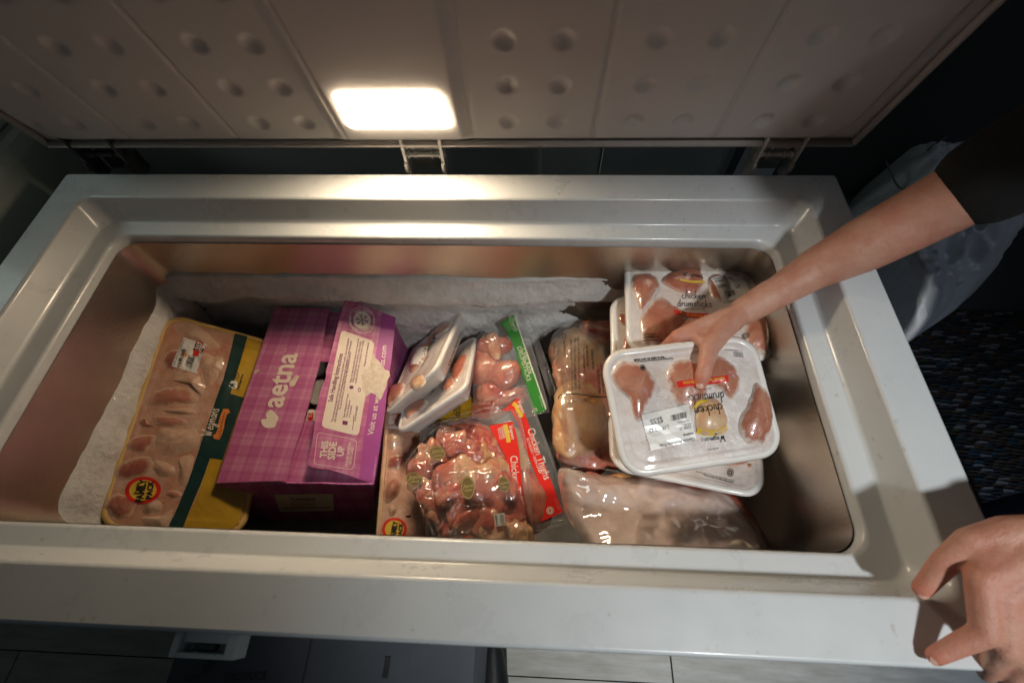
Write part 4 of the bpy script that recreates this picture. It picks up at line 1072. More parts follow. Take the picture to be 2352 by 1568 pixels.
b = MB(); b.poly(pl, cc(c2, [(893, 214), (903, 232), (912, 262), (1072, 726), (1066, 736), (905, 256)]), .0052, .0006); b.build('label_edge', M['pgreen'], t)
def f(b):
    b.text(pl, 'CHICKEN', c2(935, 408), c2(978, 540), .0009, 1.05, .0); b.text(pl, 'DRUMSTICKS', c2(913, 398), c2(968, 582), .0009, 1.0, .0)
    b.text(pl, 'Organic', c2(875, 250), c2(900, 305), .0009, 1.3, .0, .3); b.ell(pl, c2(893, 272), 7, 17, -.4, .0008, 28, .93)
    seal(b, pl, c2(1012, 735), 4.5, .0009); b.text(pl, 'NET WT 2.05 LB', c2(1030, 660), c2(1050, 720), .0009, 1.)
    for k in range(4): b.text(pl, 'raised with care and fed organic grain', c2(842 + k * 6, 268 - k * 3), c2(862 + k * 6, 312 - k * 3), .0009, 1.)
printed(t, pl, 'label_lettering', M['cream'], f)
# loose clear lid flange behind the green label
b = MB(); p5 = Plane([atz(c2(930, 185), -.262), atz(c2(1120, 640), -.300), atz(c2(1000, 600), -.292)])
b.poly(p5, cc(c2, [(925, 180), (985, 260), (1045, 400), (1122, 630), (1112, 648), (1080, 640), (1010, 420)]), -.004, .001, 4)
P = [p5.at(p, -.002) for p in catmull(cc(c2, [(925, 180), (985, 260), (1045, 400), (1122, 630), (1112, 648)]), 5, False)]; b.tube(P, .0014, 6)
P = [p5.at(p, -.002) for p in catmull(cc(c2, [(915, 235), (1000, 420), (1075, 600), (1095, 690)]), 5, False)]; b.tube(P, .001, 6)
fixn(b.build('clear_fin', M['clear'], t, smooth=True))

# red labels
ol = cc(c2, [(850, 652), (930, 600), (965, 612), (975, 650), (1090, 960), (1218, 1325), (1195, 1352), (1030, 1392), (990, 1400), (930, 1300), (880, 1000), (780, 800), (770, 720)])
t, pl = skin_pack('thigh_pack', 'clear pack of boneless thighs with long red label, right one of two', ol,
                  [(c2(850, 652), -.286), (c2(960, 610), -.286), (c2(1100, 1380), -.290)],
                  cc(c2, [(826, 740), (918, 668), (1162, 1288), (1042, 1345), (1046, 1162), (1010, 1080), (950, 930), (925, 830), (895, 770), (875, 740)]), 'redl',
                  [(c2(960, 1100), c2(1020, 1300), .030, .034, 'rawpink', -.012), (c2(900, 900), c2(960, 1080), .03, .03, 'roast', -.018), (c2(930, 1300), c2(1000, 1360), .03, .02, 'rawpink', -.014)])
b = MB(); P = [pl.at(p, .006) for p in cc(c2, [(945, 930), (1005, 1085), (1042, 1165), (1036, 1350), (1050, 1358), (1150, 1310)])]; b.tube(P, .0016, 6)
P = [pl.at(p, .004) for p in cc(c2, [(880, 660), (940, 625), (960, 640), (1070, 930), (1195, 1300), (1180, 1330), (1050, 1372)])]; b.tube(P, .0014, 6)
fixn(b.build('moulded_ridge', M['clear'], t, smooth=True))
def f(b):
    b.text(pl, 'Chicken Thighs', c2(966, 845), c2(1058, 1120), .0009, 1.25, .004); b.text(pl, 'BONELESS \u2022 SKIN-ON', c2(960, 895), c2(1024, 1068), .0009, 1.1)
    b.script(pl, 'Wegmans', c2(912, 692), c2(940, 760), .0009, .26, 1.3); b.ell(pl, c2(1090, 1285), 8.4, 9, 0, .0009, 24, .8); b.ell(pl, c2(1090, 1285), 5.4, 6, 0, .0009, 24, .5)
    for k in range(3): b.text(pl, 'Keep refrigerated or frozen', c2(1112 + k * 8, 1222 - k * 4), c2(1136 + k * 8, 1282 - k * 4), .0009, 1.)
printed(t, pl, 'label_lettering', M['cream'], f)
printed(t, pl, 'ribbon', M['yellow'], lambda b: b.band(pl, cc(c2, [(888, 705), (905, 715), (918, 745), (938, 778)]), .008, .0008))

ol = cc(c2, [(620, 780), (720, 755), (830, 742), (900, 745), (930, 790), (960, 1000), (1000, 1480), (980, 1500), (700, 1500), (560, 1500), (420, 1400), (380, 900), (450, 820)])
t2, pl2 = skin_pack('thigh_pack', 'clear pack of thighs with red label, left one of two, half under the vacuum bags', ol,
                    [(c2(610, 790), -.280), (c2(930, 790), -.272), (c2(800, 1480), -.282)],
                    cc(c2, [(757, 820), (886, 798), (905, 860), (922, 960), (938, 1140), (944, 1250), (915, 1290), (880, 1180), (862, 1060), (845, 985), (800, 900)]), 'redl',
                    [(c2(640, 850), c2(760, 960), .03, .034, 'raw', -.014), (c2(700, 950), c2(810, 1040), .03, .03, 'bone', -.016), (c2(560, 860), c2(660, 880), .025, .03, 'raw', -.014), (c2(780, 960), c2(820, 1100), .03, .03, 'raw', -.016)])
b = MB(); P = [pl2.at(p, .004) for p in catmull(cc(c2, [(450, 815), (700, 735), (840, 722), (920, 770), (955, 900), (985, 1200), (1003, 1490)]), 4, False)]; b.tube(P, .0018, 6)
fixn(b.build('moulded_ridge', M['clear'], t2, smooth=True))
def f(b):
    b.text(pl2, 'Chicken Thighs', c2(874, 990), c2(905, 1290), .0009, 1.25, .004); b.text(pl2, 'BONELESS', c2(857, 1035), c2(868, 1100), .0009, 1.)
    b.script(pl2, 'Wegmans', c2(868, 825), c2(884, 900), .0009, .26, 1.2)
    for k, s_ in enumerate(('100% Air Chilled', 'Vegetarian Fed', 'Antibiotics', 'Raised Without')): b.text(pl2, s_, c2(806 + k * 9, 838 - k * 4), c2(818 + k * 9, 900 - k * 3), .0009, 1.1, .01)
printed(t2, pl2, 'label_lettering', M['cream'], f)
printed(t2, pl2, 'ribbon', M['yellow'], lambda b: b.band(pl2, cc(c2, [(848, 818), (855, 850), (862, 880), (866, 915)]), .008, .0008))


# ---- vacuum bags of chicken parts
def vac_bag(lbl, outline, zc, pieces, badges, seed, hmax=.045, zt=-.255):
    c = (sum(q[0] for q in outline) / len(outline), sum(q[1] for q in outline) / len(outline))
    t = thing('vacuum_bag', lbl, 'meat package', atz(c, zt - .03), 'vacuum packed chicken')
    Z = []
    for (a, e, ra, rb, mm, z) in pieces:
        A, E_ = atz(a, z), atz(e, z - .004); lump(t, 'chicken_piece', M[mm], A, E_, ra * 1.2, rb * 1.15, .46, .004, 40, 34, pinch=.2, sc_=30, irr=.75)
        Z.append((A, E_, ra, rb))

    def zf(b, r):
        p = atz(b, zt); z = zt - .022
        for A, E_, ra, rb in Z:
            ab = V((E_.x - A.x, E_.y - A.y)); ap = V((p.x - A.x, p.y - A.y)); u_ = max(0, min(1, ap.dot(ab) / max(ab.length_squared, 1e-9)))
            d = (ap - ab * u_).length; rr__ = ra + (rb - ra) * u_
            z = max(z, A.z + (.50 * rr__ + .005) * math.sqrt(max(0, 1 - (d / (rr__ * 1.25)) ** 2)) if d < rr__ * 1.25 else z)
        return z
    sheet(t, 'vacuum_film', M['vac'], outline, zf, 44, 8, .01, .0022, 30, seed)
    b = MB()
    for ln in badges: b.tube([atz(q, z_ + .004 * math.sin(k * 1.3)) for k, (q, z_) in enumerate([(q, -.232 if seed < 3 else -.216) for q in catmull(cc(c2, ln), 6, False)])], .0009, 6)
    fixn(b.build('film_fold', M['clear'], t, smooth=True))
    return t


tA = vac_bag('upper clear vacuum bag of raw chicken wings with round olive badges', cc(c2, [(505, 800), (640, 868), (740, 930), (830, 970), (870, 1100), (700, 1120), (470, 1130), (400, 1200), (340, 1190), (295, 1030), (400, 910)]), 0,
             [(c2(510, 850), c2(560, 930), .011, .024, 'rawpink', -.262), (c2(560, 920), c2(660, 1010), .024, .022, 'raw', -.256), (c2(640, 960), c2(700, 1040), .022, .018, 'raw', -.262), (c2(420, 1000), c2(520, 990), .022, .026, 'bone', -.262),
              (c2(380, 1060), c2(480, 1060), .024, .024, 'rawpink', -.264), (c2(500, 1040), c2(640, 1070), .026, .026, 'rawpink', -.265), (c2(700, 990), c2(800, 1060), .022, .026, 'roast', -.272), (c2(400, 950), c2(430, 1000), .012, .02, 'bone', -.262), (c2(680, 880), c2(740, 960), .02, .022, 'raw', -.275)], [[(505, 805), (440, 860), (380, 920), (300, 1025)], [(640, 870), (740, 920), (830, 968)], [(560, 860), (600, 960), (690, 1020)], [(420, 960), (480, 1010), (520, 1100)]], 1.)
tB = vac_bag('lower clear vacuum bag of chicken backs with a white 12/05/20 date sticker', cc(c2, [(330, 1120), (420, 1060), (560, 1045), (750, 1040), (880, 1075), (930, 1200), (960, 1330), (985, 1530), (700, 1540), (520, 1530), (440, 1400), (370, 1260)]), 0,
             [(c2(360, 1130), c2(440, 1180), .014, .020, 'bone', -.250), (c2(420, 1190), c2(500, 1270), .022, .020, 'rawpink', -.250), (c2(470, 1230), c2(540, 1380), .021, .018, 'bone', -.254), (c2(520, 1110), c2(640, 1130), .024, .030, 'rawpink', -.240), (c2(640, 1120), c2(760, 1100), .030, .026, 'bone', -.238),
              (c2(540, 1180), c2(660, 1250), .028, .030, 'raw', -.242), (c2(700, 1180), c2(820, 1200), .030, .030, 'rawpink', -.240), (c2(830, 1150), c2(880, 1240), .022, .026, 'raw', -.244), (c2(620, 1280), c2(740, 1320), .030, .030, 'rawpink', -.244), (c2(760, 1290), c2(880, 1300), .030, .028, 'raw', -.246),
              (c2(640, 1380), c2(700, 1460), .032, .030, 'raw', -.248), (c2(760, 1390), c2(880, 1430), .030, .032, 'bone', -.248), (c2(900, 1400), c2(950, 1480), .022, .024, 'roast', -.25), (c2(560, 1340), c2(600, 1420), .02, .026, 'raw', -.256)], [[(400, 1075), (560, 1048), (750, 1042), (890, 1080)], [(905, 1090), (950, 1280), (975, 1470)], [(480, 1110), (540, 1200), (560, 1330), (600, 1470)], [(700, 1060), (690, 1180), (760, 1290)], [(350, 1150), (400, 1290), (470, 1430)]], 5.)
for par, c, rx, ry, ang, z in ((tA, (475, 970), 19, 16, .2, -.236), (tA, (350, 1112), 20, 16, .3, -.238), (tB, (642, 1158), 16, 27, -.05, -.213), (tB, (840, 1140), 13, 19, -.2, -.221)):
    plb = Plane([atz(c2(c[0] + a, c[1] + b_), z) for a, b_ in ((-30, 20), (30, 20), (0, -30))])
    b = MB(); b.ell(plb, c2(*c), rx, ry, ang, .0, 30); o = b.build('badge', M['olive'], par)
    b = MB(); x, y = c2(*c)
    b.text(plb, 'Joyce', (x - rx * .7, y + 1), (x + rx * .75, y - 2), .0006, 1.2, .0, .3); b.text(plb, 'FARMS', (x - rx * .4, y + 9), (x + rx * .6, y + 7), .0006, 1.)
    b.ell(plb, (x, y), rx * .93, ry * .93, ang, .0005, 30, .94); b.build('badge_lettering', M['gold'], par)
pls = Plane([atz(c2(*q), z) for q, z in (((782, 1302), -.222), ((842, 1295), -.222), ((820, 1368), -.226))])
b = MB(); b.poly(pls, cc(c2, [(782, 1302), (842, 1295), (850, 1362), (793, 1370)]), .001, .0004); b.build('date_sticker', M['paper'], tB)
b = MB(); b.text(pls, 'USE OR FREEZE BY', c2(806, 1366), c2(798, 1304), .0016, 1.5, .03); b.text(pls, '12/05/20', c2(843, 1362), c2(834, 1302), .0016, 1.5, .0); b.build('sticker_print', M['grey'], tB)

# ---- whole chicken in a printed bag
ol = cc(c3, [(130, 560), (132, 430), (180, 375), (250, 345), (360, 330), (440, 335), (480, 450), (540, 640), (560, 900), (500, 1080), (300, 1110), (190, 1090), (160, 1000), (150, 850), (160, 700), (150, 600)])
t = thing('whole_chicken_bag', 'whole yellow-skinned chicken in a clear printed bag behind the foam trays', 'meat package', atz(c3(300, 800), -.36))
zz = -.275
for (a, e, ra, rb, mm, z) in ((c3(250, 470), c3(330, 640), .045, .05, 'roast', -.29), (c3(270, 760), c3(280, 920), .055, .050, 'roast', -.275), (c3(210, 800), c3(220, 980), .028, .03, 'roast', -.268), (c3(330, 640), c3(420, 800), .05, .05, 'raw', -.288), (c3(360, 880), c3(450, 1000), .045, .045, 'rawpink', -.30),
                              (c3(330, 400), c3(420, 420), .03, .035, 'raw', -.285), (c3(220, 1010), c3(330, 1040), .03, .04, 'rawpink', -.30), (c3(200, 560), c3(230, 700), .03, .032, 'bone', -.285), (c3(170, 480), c3(200, 560), .025, .03, 'bone', -.30)):
    lump(t, 'chicken_piece', M[mm], atz(a, z), atz(e, z), ra, rb, .6, .004, 28, 24, sc_=26)


def zf(b, r):
    x = (b[0] - 1205.9) / .4577; y = (b[1] - 574.2) / .4577
    return -.238 - .05 * smoothstep(.55, 1, r) - .012 * math.sin(x * .02) - .006 * smoothstep(720, 740, y) * (1 - smoothstep(740, 800, y))


sheet(t, 'printed_film', M['poly2'], ol, zf, 34, 6, .012, .0022, 20, 3.)
plj = Plane([atz(c3(x, y), -.234) for x, y in ((150, 700), (420, 700), (300, 400))])
b = MB()
for s_, a, e in (('Keep raw meat and poultry separate from other foods.', (262, 436), (268, 700)), ('Wash working surfaces (including cutting boards),', (244, 440), (248, 702)), ('utensils, and hands after touching raw meat or poultry', (226, 448), (232, 706)), ('Cook thoroughly.', (190, 450), (196, 540)),
                 ('Keep refrigerated or frozen.', (305, 480), (312, 584)), ('Thaw in refrigerator or microwave.', (290, 486), (294, 620)), ('Refrigerate leftovers', (330, 500), (338, 600)), ('This product was prepared from inspected', (396, 560), (406, 720)), ('meat may contain bacteria if the product', (378, 570), (390, 720)), ('handling instructions', (362, 600), (370, 720))):
    b.text(plj, s_, c3(*a), c3(*e), .001, 1.5, .025)
b.ell(plj, c3(196, 432), 5, 6, 0, .001, 14, .7); b.build('safety_lettering', M['black'], t)
b = MB(); P = [plj.at(q, .002) for q in catmull(cc(c3, [(166, 745), (176, 728), (200, 720), (260, 722), (340, 732), (425, 738)]), 5, False)]
b.tube(P, .0011, 6); b.build('elastic_cord', M['black'], t, smooth=True)

# ---- large cloudy bag at the front right
ol = cc(c3, [(172, 1090), (240, 1085), (330, 1110), (480, 1118), (640, 1125), (850, 1165), (1040, 1210), (1120, 1300), (1190, 1400), (1245, 1480), (1235, 1570), (1100, 1640), (700, 1660), (420, 1620), (330, 1520), (290, 1450), (220, 1340), (185, 1230)])
t = thing('polythene_meat_bag', 'large cloudy wrinkled bag of chicken below the held tray, nearest the front rim', 'bag', atz(c3(700, 1400), -.40))
for (a, e, ra, rb, mm, z) in ((c3(420, 1240), c3(560, 1250), .04, .045, 'roast', -0.251), (c3(620, 1220), c3(760, 1260), .04, .045, 'raw', -0.251), (c3(820, 1260), c3(950, 1290), .04, .04, 'rawpink', -0.251), (c3(960, 1270), c3(1060, 1380), .035, .04, 'raw', -0.256), (c3(500, 1360), c3(640, 1400), .045, .045, 'rawpink', -0.246),
                              (c3(700, 1360), c3(840, 1400), .045, .045, 'roast', -0.246), (c3(900, 1390), c3(1040, 1450), .045, .04, 'roast', -0.251), (c3(500, 1500), c3(640, 1540), .045, .045, 'roast', -0.251), (c3(740, 1500), c3(880, 1540), .045, .045, 'rawpink', -0.251), (c3(1080, 1400), c3(1150, 1500), .035, .03, 'bone', -0.256), (c3(330, 1200), c3(400, 1330), .035, .035, 'rawpink', -0.261)):
    lump(t, 'chicken_piece', M[mm], atz(a, z), atz(e, z), ra, rb, .6, .004, 24, 18, sc_=26)
def zf(b, r): return -.200 + .055 * smoothstep(1150, 1285, b[1]) - .050 * r ** 5 + .008 * noise.noise(V((b[0] * .02, b[1] * .02, 1)))
sheet(t, 'cloudy_film', M['poly'], ol, zf, 70, 10, .02, .0030, 9, 8.)
# crease running across the bag
b = MB()
for ln in ([(180, 1110), (300, 1085), (460, 1110), (640, 1150), (760, 1165), (900, 1190)], [(250, 1130), (330, 1180), (480, 1200), (700, 1195)], [(600, 1320), (650, 1290), (730, 1300), (745, 1370)]):
    b.tube([atz(q, -.212) for q in catmull(cc(c3, ln), 6, False)], .0013, 6)
fixn(b.build('film_crease', M['vac'], t, smooth=True))

# ---- drumstick trays at the right
def drum_tray(lbl, quad, zs, shapes, depth=.03, rad=.032):
    C4 = corners(cc(c3, quad), zs)
    t = thing('drumstick_tray', lbl, 'meat package', C4[3] - V((0, 0, depth)), 'white foam trays of chicken drumsticks')
    pl = tray(t, C4, rad, depth, M['foam'], M['film'], .004, 30, .02, .006); S = []
    for m_, h, q in shapes: S.append(dome(pl, grow(cc(c3, q), 1.13), h, t, 'drumstick', M[m_], 16))
    set_tree(pl, pl.surf + S); return t, pl


t, pl = drum_tray('lowest foam tray of chicken drumsticks, its corner poking out on the cloudy bag', [(432, 800), (1175, 850), (1188, 1232), (447, 1085)], (-.235, -.225, -.19, -.20),
                  [('dmeat', .003, [(950, 1060), (1000, 1045), (1100, 1045), (1105, 1070), (1040, 1080), (980, 1075)]), ('meat', .003, [(1120, 1075), (1135, 1075), (1134, 1090), (1122, 1090)])])
def f(b):
    b.text(pl, 'Raised according to our humane welfare philosophy by trusted farms', c3(860, 1112), c3(1050, 1158), .0006, 1.3, .02); b.text(pl, 'Visit us online for more information', c3(895, 1130), c3(1048, 1168), .0006, 1.3, .02)
    b.ell(pl, c3(1030, 1116), 7.5, 9.5, 0, .0006, 24, .82); b.ell(pl, c3(1030, 1116), 4.5, 5.5, 0, .0006, 20, .5)
printed(t, pl, 'small_print', M['black'], f)
t, pl = drum_tray('middle foam tray of drumsticks, almost hidden below the upper one', [(440, 236), (1150, 225), (1236, 618), (450, 600)], (-.172, -.172, -.176, -.180),
                  [('meat', .004, [(470, 330), (500, 325), (520, 360), (500, 380), (475, 360)]), ('dmeat', .004, [(500, 440), (530, 420), (530, 520), (495, 500)])])
t, pl = drum_tray('upper foam tray of drumsticks against the back wall, its print upright', [(512, 52), (1192, 72), (1252, 545), (526, 505)], (-.138, -.132, -.142, -.146),
                  [('meat', .008, [(540, 160), (560, 132), (610, 128), (650, 145), (663, 190), (630, 250), (600, 285), (580, 305), (560, 250), (543, 200)]),
                   ('dmeat', .008, [(695, 155), (740, 120), (820, 95), (865, 110), (882, 150), (870, 195), (830, 222), (780, 215), (730, 190)]),
                   ('meat', .009, [(590, 340), (640, 275), (690, 252), (740, 290), (800, 350), (790, 420), (740, 455), (660, 470), (600, 455), (585, 400)]),
                   ('meat', .008, [(720, 460), (770, 380), (850, 360), (900, 400), (880, 470), (800, 480)]),
                   ('meat', .008, [(1110, 400), (1150, 340), (1215, 360), (1228, 440), (1210, 515), (1180, 505), (1120, 470)]),
                   ('meat', .006, [(920, 160), (960, 130), (1010, 160), (1000, 250), (940, 240)])])
printed(t, pl, 'brand_ribbon', M['yellow'], lambda b: b.band(pl, cc(c3, [(770, 168), (830, 178), (905, 165)]), .0045, .0006))
printed(t, pl, 'red_bar', M['red'], lambda b: b.drapoly(pl, cc(c3, [(739, 315), (1000, 330), (998, 357), (740, 341)]), .0008))
def f(b):
    b.script(pl, 'chicken', c3(784, 248), c3(905, 250), .0012, .17, 1.15); b.script(pl, 'drumsticks', c3(762, 288), c3(935, 292), .0012, .17, 1.15); b.script(pl, 'Wegmans', c3(785, 150), c3(888, 152), .0012, .22, 1.0)
    b.text(pl, 'with up to 8% retained water', c3(798, 303), c3(900, 304), .0012, 1, .02)
    for k, s_ in enumerate(('FRESH, NEVER FROZEN', 'KEEP REFRIGERATED', 'PACKAGED FRESH DAILY, ALWAYS')): b.text(pl, s_, c3(588, 436 + k * 13), c3((650, 665, 690)[k], 439 + k * 13), .001, 1.3, .04)
    b.ell(pl, c3(1102, 434), 7, 7, 0, .001, 20, .8); b.ell(pl, c3(1102, 434), 4, 4, 0, .001, 20, .5)
printed(t, pl, 'black_lettering', M['black'], f)
printed(t, pl, 'bar_lettering', M['yellow'], lambda b: b.text(pl, 'Raised without Antibiotics', c3(770, 336), c3(975, 348), .0012, 1.2, .01))
printed(t, pl, 'price_label', M['paper'], lambda b: b.quads(pl, cc(c3, [(922, 154), (1090, 112), (1130, 230), (985, 272)]), .0009, 14, 10, .0008))
def f(b):
    b.text(pl, 'Chicken Antibiotic Free', c3(942, 170), c3(1070, 132), .002, 1.3, .01); b.text(pl, 'DRUMSTICKS', c3(944, 182), c3(995, 168), .002, 1.3, .04); b.text(pl, '12/09/20', c3(962, 210), c3(1008, 197), .002, 1.4, .02)
    b.text(pl, '2.19', c3(1055, 198), c3(1078, 190), .002, 1.3, .02); b.barcode(pl, c3(985, 222), c3(1045, 206), c3(1056, 230), c3(996, 248), .002, 20)
printed(t, pl, 'label_print', M['black'], f)

# ---- the tray being lifted out, its print upside down
t, pl = drum_tray('topmost foam tray of drumsticks held in the hand, its print upside down', [(392, 525), (1135, 435), (1292, 1012), (510, 1132)], (-.064, -.058, -.106, -.110),
                  [('meat', .007, [(443, 620), (470, 578), (520, 568), (580, 582), (635, 645), (642, 700), (600, 780), (585, 830), (550, 836), (522, 740), (465, 690)]),
                   ('meat', .008, [(716, 640), (745, 580), (790, 560), (860, 572), (900, 600), (900, 700), (880, 760), (830, 800), (770, 770), (732, 705)]),
                   ('meat', .007, [(900, 590), (960, 545), (1020, 568), (1060, 620), (1062, 700), (1028, 742), (985, 705), (940, 680), (900, 670)]),
                   ('pale', .009, [(855, 830), (880, 765), (955, 755), (1000, 830), (998, 905), (930, 922), (870, 905)]),
                   ('meat', .008, [(1150, 685), (1180, 692), (1222, 750), (1233, 860), (1200, 945), (1155, 962), (1095, 935), (1078, 860), (1125, 765)])], .032, .034)
held_pl = pl
printed(t, pl, 'red_bar', M['red'], lambda b: b.drapoly(pl, cc(c3, [(748, 665), (1000, 634), (1004, 667), (755, 697)]), .0007))
printed(t, pl, 'bar_lettering', M['yellow'], lambda b: b.text(pl, 'Raised without Antibiotics', c3(978, 643), c3(776, 668), .0011, 1.2, .01))
def f(b):
    b.band(pl, cc(c3, [(1008, 890), (960, 915), (900, 918), (856, 905)]), .008, .0008); b.band(pl, cc(c3, [(905, 755), (860, 770), (838, 800)]), .005, .0008)
printed(t, pl, 'brand_ribbon', M['yellow'], f)
def f(b):
    b.script(pl, 'drumsticks', c3(990, 712), c3(802, 735), .0011, .17, 1.2); b.script(pl, 'chicken', c3(973, 772), c3(838, 792), .0011, .17, 1.2); b.script(pl, 'Wegmans', c3(1000, 930), c3(878, 945), .0011, .24, 1.0)
    b.text(pl, 'Family Farms, Raised Naturally and Sold Fresh to You', c3(740, 540), c3(548, 558), .0009, 1.3, .03); b.text(pl, 'Visit us online for more details', c3(700, 532), c3(545, 548), .0009, 1.3, .03)
    for k in range(3): b.text(pl, 'KEEP REFRIGERATED', c3(1092 + k, 516 + k * 9), c3(1044 + k, 511 + k * 9), .0009, 1.3, .04)
    b.text(pl, 'FRESH, NEVER FROZEN, PACKED', c3(1088, 505), c3(1000, 498), .0009, 1.1, .03)
    b.text(pl, 'with up to 8% retained water', c3(930, 693), c3(835, 706), .0009, 1., .01); b.text(pl, 'NET WT 1.62 LB', c3(968, 990), c3(915, 998), .0009, 1.2, .02)
    b.ell(pl, c3(588, 592), 7, 8, .3, .0009, 20, .8); b.ell(pl, c3(588, 592), 4, 5, .3, .0009, 20)
printed(t, pl, 'black_lettering', M['black'], f)
printed(t, pl, 'price_label', M['paper'], lambda b: b.quads(pl, cc(c3, [(577, 828), (808, 774), (856, 950), (628, 1007)]), .0018, 8, 6, .0008))
def f(b):
    b.barcode(pl, c3(803, 812), c3(718, 832), c3(726, 860), c3(806, 842), .0031, 26, 3); b.text(pl, '$3.55', c3(682, 838), c3(622, 853), .0033, 1.3, .01)
    b.text(pl, 'Chicken Antibiotic Free', c3(845, 940), c3(672, 975), .0033, 1.2, .01); b.text(pl, 'DRUMSTICKS', c3(838, 915), c3(788, 925), .0033, 1.4, .05)
    b.text(pl, '12/09/20', c3(824, 880), c3(768, 892), .0033, 1.2); b.text(pl, '2.19', c3(715, 878), c3(682, 886), .0033, 1.3); b.text(pl, '1.62', c3(650, 890), c3(618, 898), .0033, 1.3)
    b.text(pl, 'SELL BY', c3(826, 868), c3(790, 876), .0033); b.text(pl, 'TOTAL PRICE $', c3(682, 862), c3(620, 874), .0033); b.text(pl, 'Sell By Date', c3(815, 852), c3(760, 864), .0033)
printed(t, pl, 'label_print', M['grey'], f)

# ================================================================== THE PERSON
def capsules(segs, voxel, smooth_it, name, m, parent):
    bm = bmesh.new()
    for A, rA, Bq, rB in segs:
        A, Bq = V(A), V(Bq); ax = Bq - A; ln = ax.length; n = 16 if rA < .025 else 32
        if ln < 1e-6: continue
        ax.normalize(); s_ = ax.orthogonal().normalized(); u_ = ax.cross(s_); rings = []
        K = 5
        prof = [(-rA * math.cos(R(90) * k / K), rA * math.sin(R(90) * k / K)) for k in range(1, K + 1)] + [(ln + rB * math.sin(R(90) * k / K), rB * math.cos(R(90) * k / K)) for k in range(0, K)]
        for x, r in prof: rings.append([bm.verts.new(A + ax * x + (s_ * math.cos(2 * math.pi * i / n) + u_ * math.sin(2 * math.pi * i / n)) * r) for i in range(n)])
        for a, b in zip(rings, rings[1:]):
            for i in range(n): bm.faces.new((a[i], a[(i + 1) % n], b[(i + 1) % n], b[i]))
        bm.faces.new(list(reversed(rings[0]))); bm.faces.new(rings[-1])
    me = bpy.data.meshes.new(name); bm.to_mesh(me); bm.free(); o = bpy.data.objects.new(name, me); COL.objects.link(o)
    md = o.modifiers.new('r', 'REMESH'); md.mode = 'VOXEL'; md.voxel_size = voxel; md.use_smooth_shade = True
    md = o.modifiers.new('s', 'SMOOTH'); md.iterations = smooth_it; md.factor = .5
    dg = bpy.context.evaluated_depsgraph_get(); me2 = bpy.data.meshes.new_from_object(o.evaluated_get(dg)); bpy.data.objects.remove(o)
    me2.materials.clear(); me2.materials.append(m)
    for p in me2.polygons: p.use_smooth = True
    return link(name, me2, parent)


def chain(pts, rs): return [(pts[i], rs[i], pts[i + 1], rs[i + 1]) for i in range(len(pts) - 1)]


person = thing('person', 'person in a black short-sleeved shirt leaning in from the right, lifting a tray', 'person', (1.9, .40, -.85))
segs = []
wr = atz((1706, 716), -.050); f1 = atz((1775, 676), -.030); f2 = atz((1872, 618), .000); f3 = atz((1985, 562), .042); el = atz((2090, 508), .080); sh = V((1.64, .56, .36))
up1 = el.lerp(sh, .35)
segs += chain([wr, f1, f2, f3, el, up1, sh], [.0205, .0235, .0320, .0405, .0425, .046, .055])
wr2 = wr + V((0, 0, -.004))
side = (f1 - wr).cross(V((0, 0, 1))).normalized()
segs += chain([wr + side * .006, f1 + side * .006, f2 + side * .006], [.017, .020, .025]); segs += chain([wr - side * .006, f1 - side * .006], [.017, .020])
# right hand: palm and four fingers go under the tray edge, the thumb lies on top
mcp = [atz(hh(345, 615), -.066), atz(hh(470, 560), -.064), atz(hh(600, 560), -.078), atz(hh(740, 640), -.092)]
mcr = [.0115, .012, .0115, .0105]
for p, r in zip(mcp, mcr): segs.append((wr, .0165, p, r))
segs.append((mcp[0], .011, mcp[3], .011)); segs.append((atz(hh(640, 480), -.058), .013, wr, .018)); segs.append((atz(hh(640, 480), -.058), .013, mcp[0], .012))
tips_ = []
for k, (pp, dp, tp_) in enumerate((((200, 740), (250, 850), (330, 960)), ((330, 780), (420, 900), (470, 1010)), ((520, 800), (560, 920), (600, 1020)), ((680, 820), (700, 920), (720, 1000)))):
    a = atz(hh(*pp), -.098 - .004 * k); b1 = atz(hh(*dp), -.121 - .003 * k); c_ = atz(hh(*tp_), -.125 - .003 * k)
    segs += chain([mcp[k], a, b1, c_], [mcr[k], .0095, .0085, .007]); tips_ += [a, c_]
tc = atz(hh(880, 560), -.050); tm = atz(hh(745, 760), -.048); ti = atz(hh(695, 990), -.050)
tt_ = held_pl.at(hh(632, 1215), .0145)
segs += chain([wr, tc, tm, ti, ti.lerp(tt_, .6), tt_], [.018, .0175, .0145, .0118, .0118, .0088])
segs.append((tc, .013, mcp[0], .0085)); segs.append((tm, .011, mcp[0].lerp(tc, .4), .010))
# left hand on the freezer's front corner
wl = atz((2470, 1230), .08); ell = V((1.74, .12, .13)); shl = V((1.80, .10, .36))
segs += chain([wl, wl.lerp(ell, .5), ell, ell.lerp(shl, .5), shl], [.025, .033, .038, .042, .055])
mc = [atz(lh(1060, 880), .058), atz(lh(1190, 990), .056), atz(lh(1300, 1090), .050), atz(lh(1400, 1180), .042)]
mr_ = [.0145, .0145, .014, .012]
for p, r in zip(mc, mr_): segs.append((wl, .022, p, r)); segs.append((atz(lh(1260, 660), .060), .017, p, r))
for k in range(3): segs.append((mc[k], .0135, mc[k + 1], .013)); segs.append((mc[k].lerp(wl, .4), .015, mc[k + 1].lerp(wl, .4), .015))
fl = [((1080, 1230), .042, (900, 1310), .026, (745, 1385), .0115), ((1215, 1330), .034, (1130, 1430), .006, (1090, 1500), -.020), ((1330, 1400), .026, (1270, 1500), .000, (1230, 1560), -.03), ((1430, 1460), .02, (1400, 1540), -.005, (1370, 1600), -.03)]
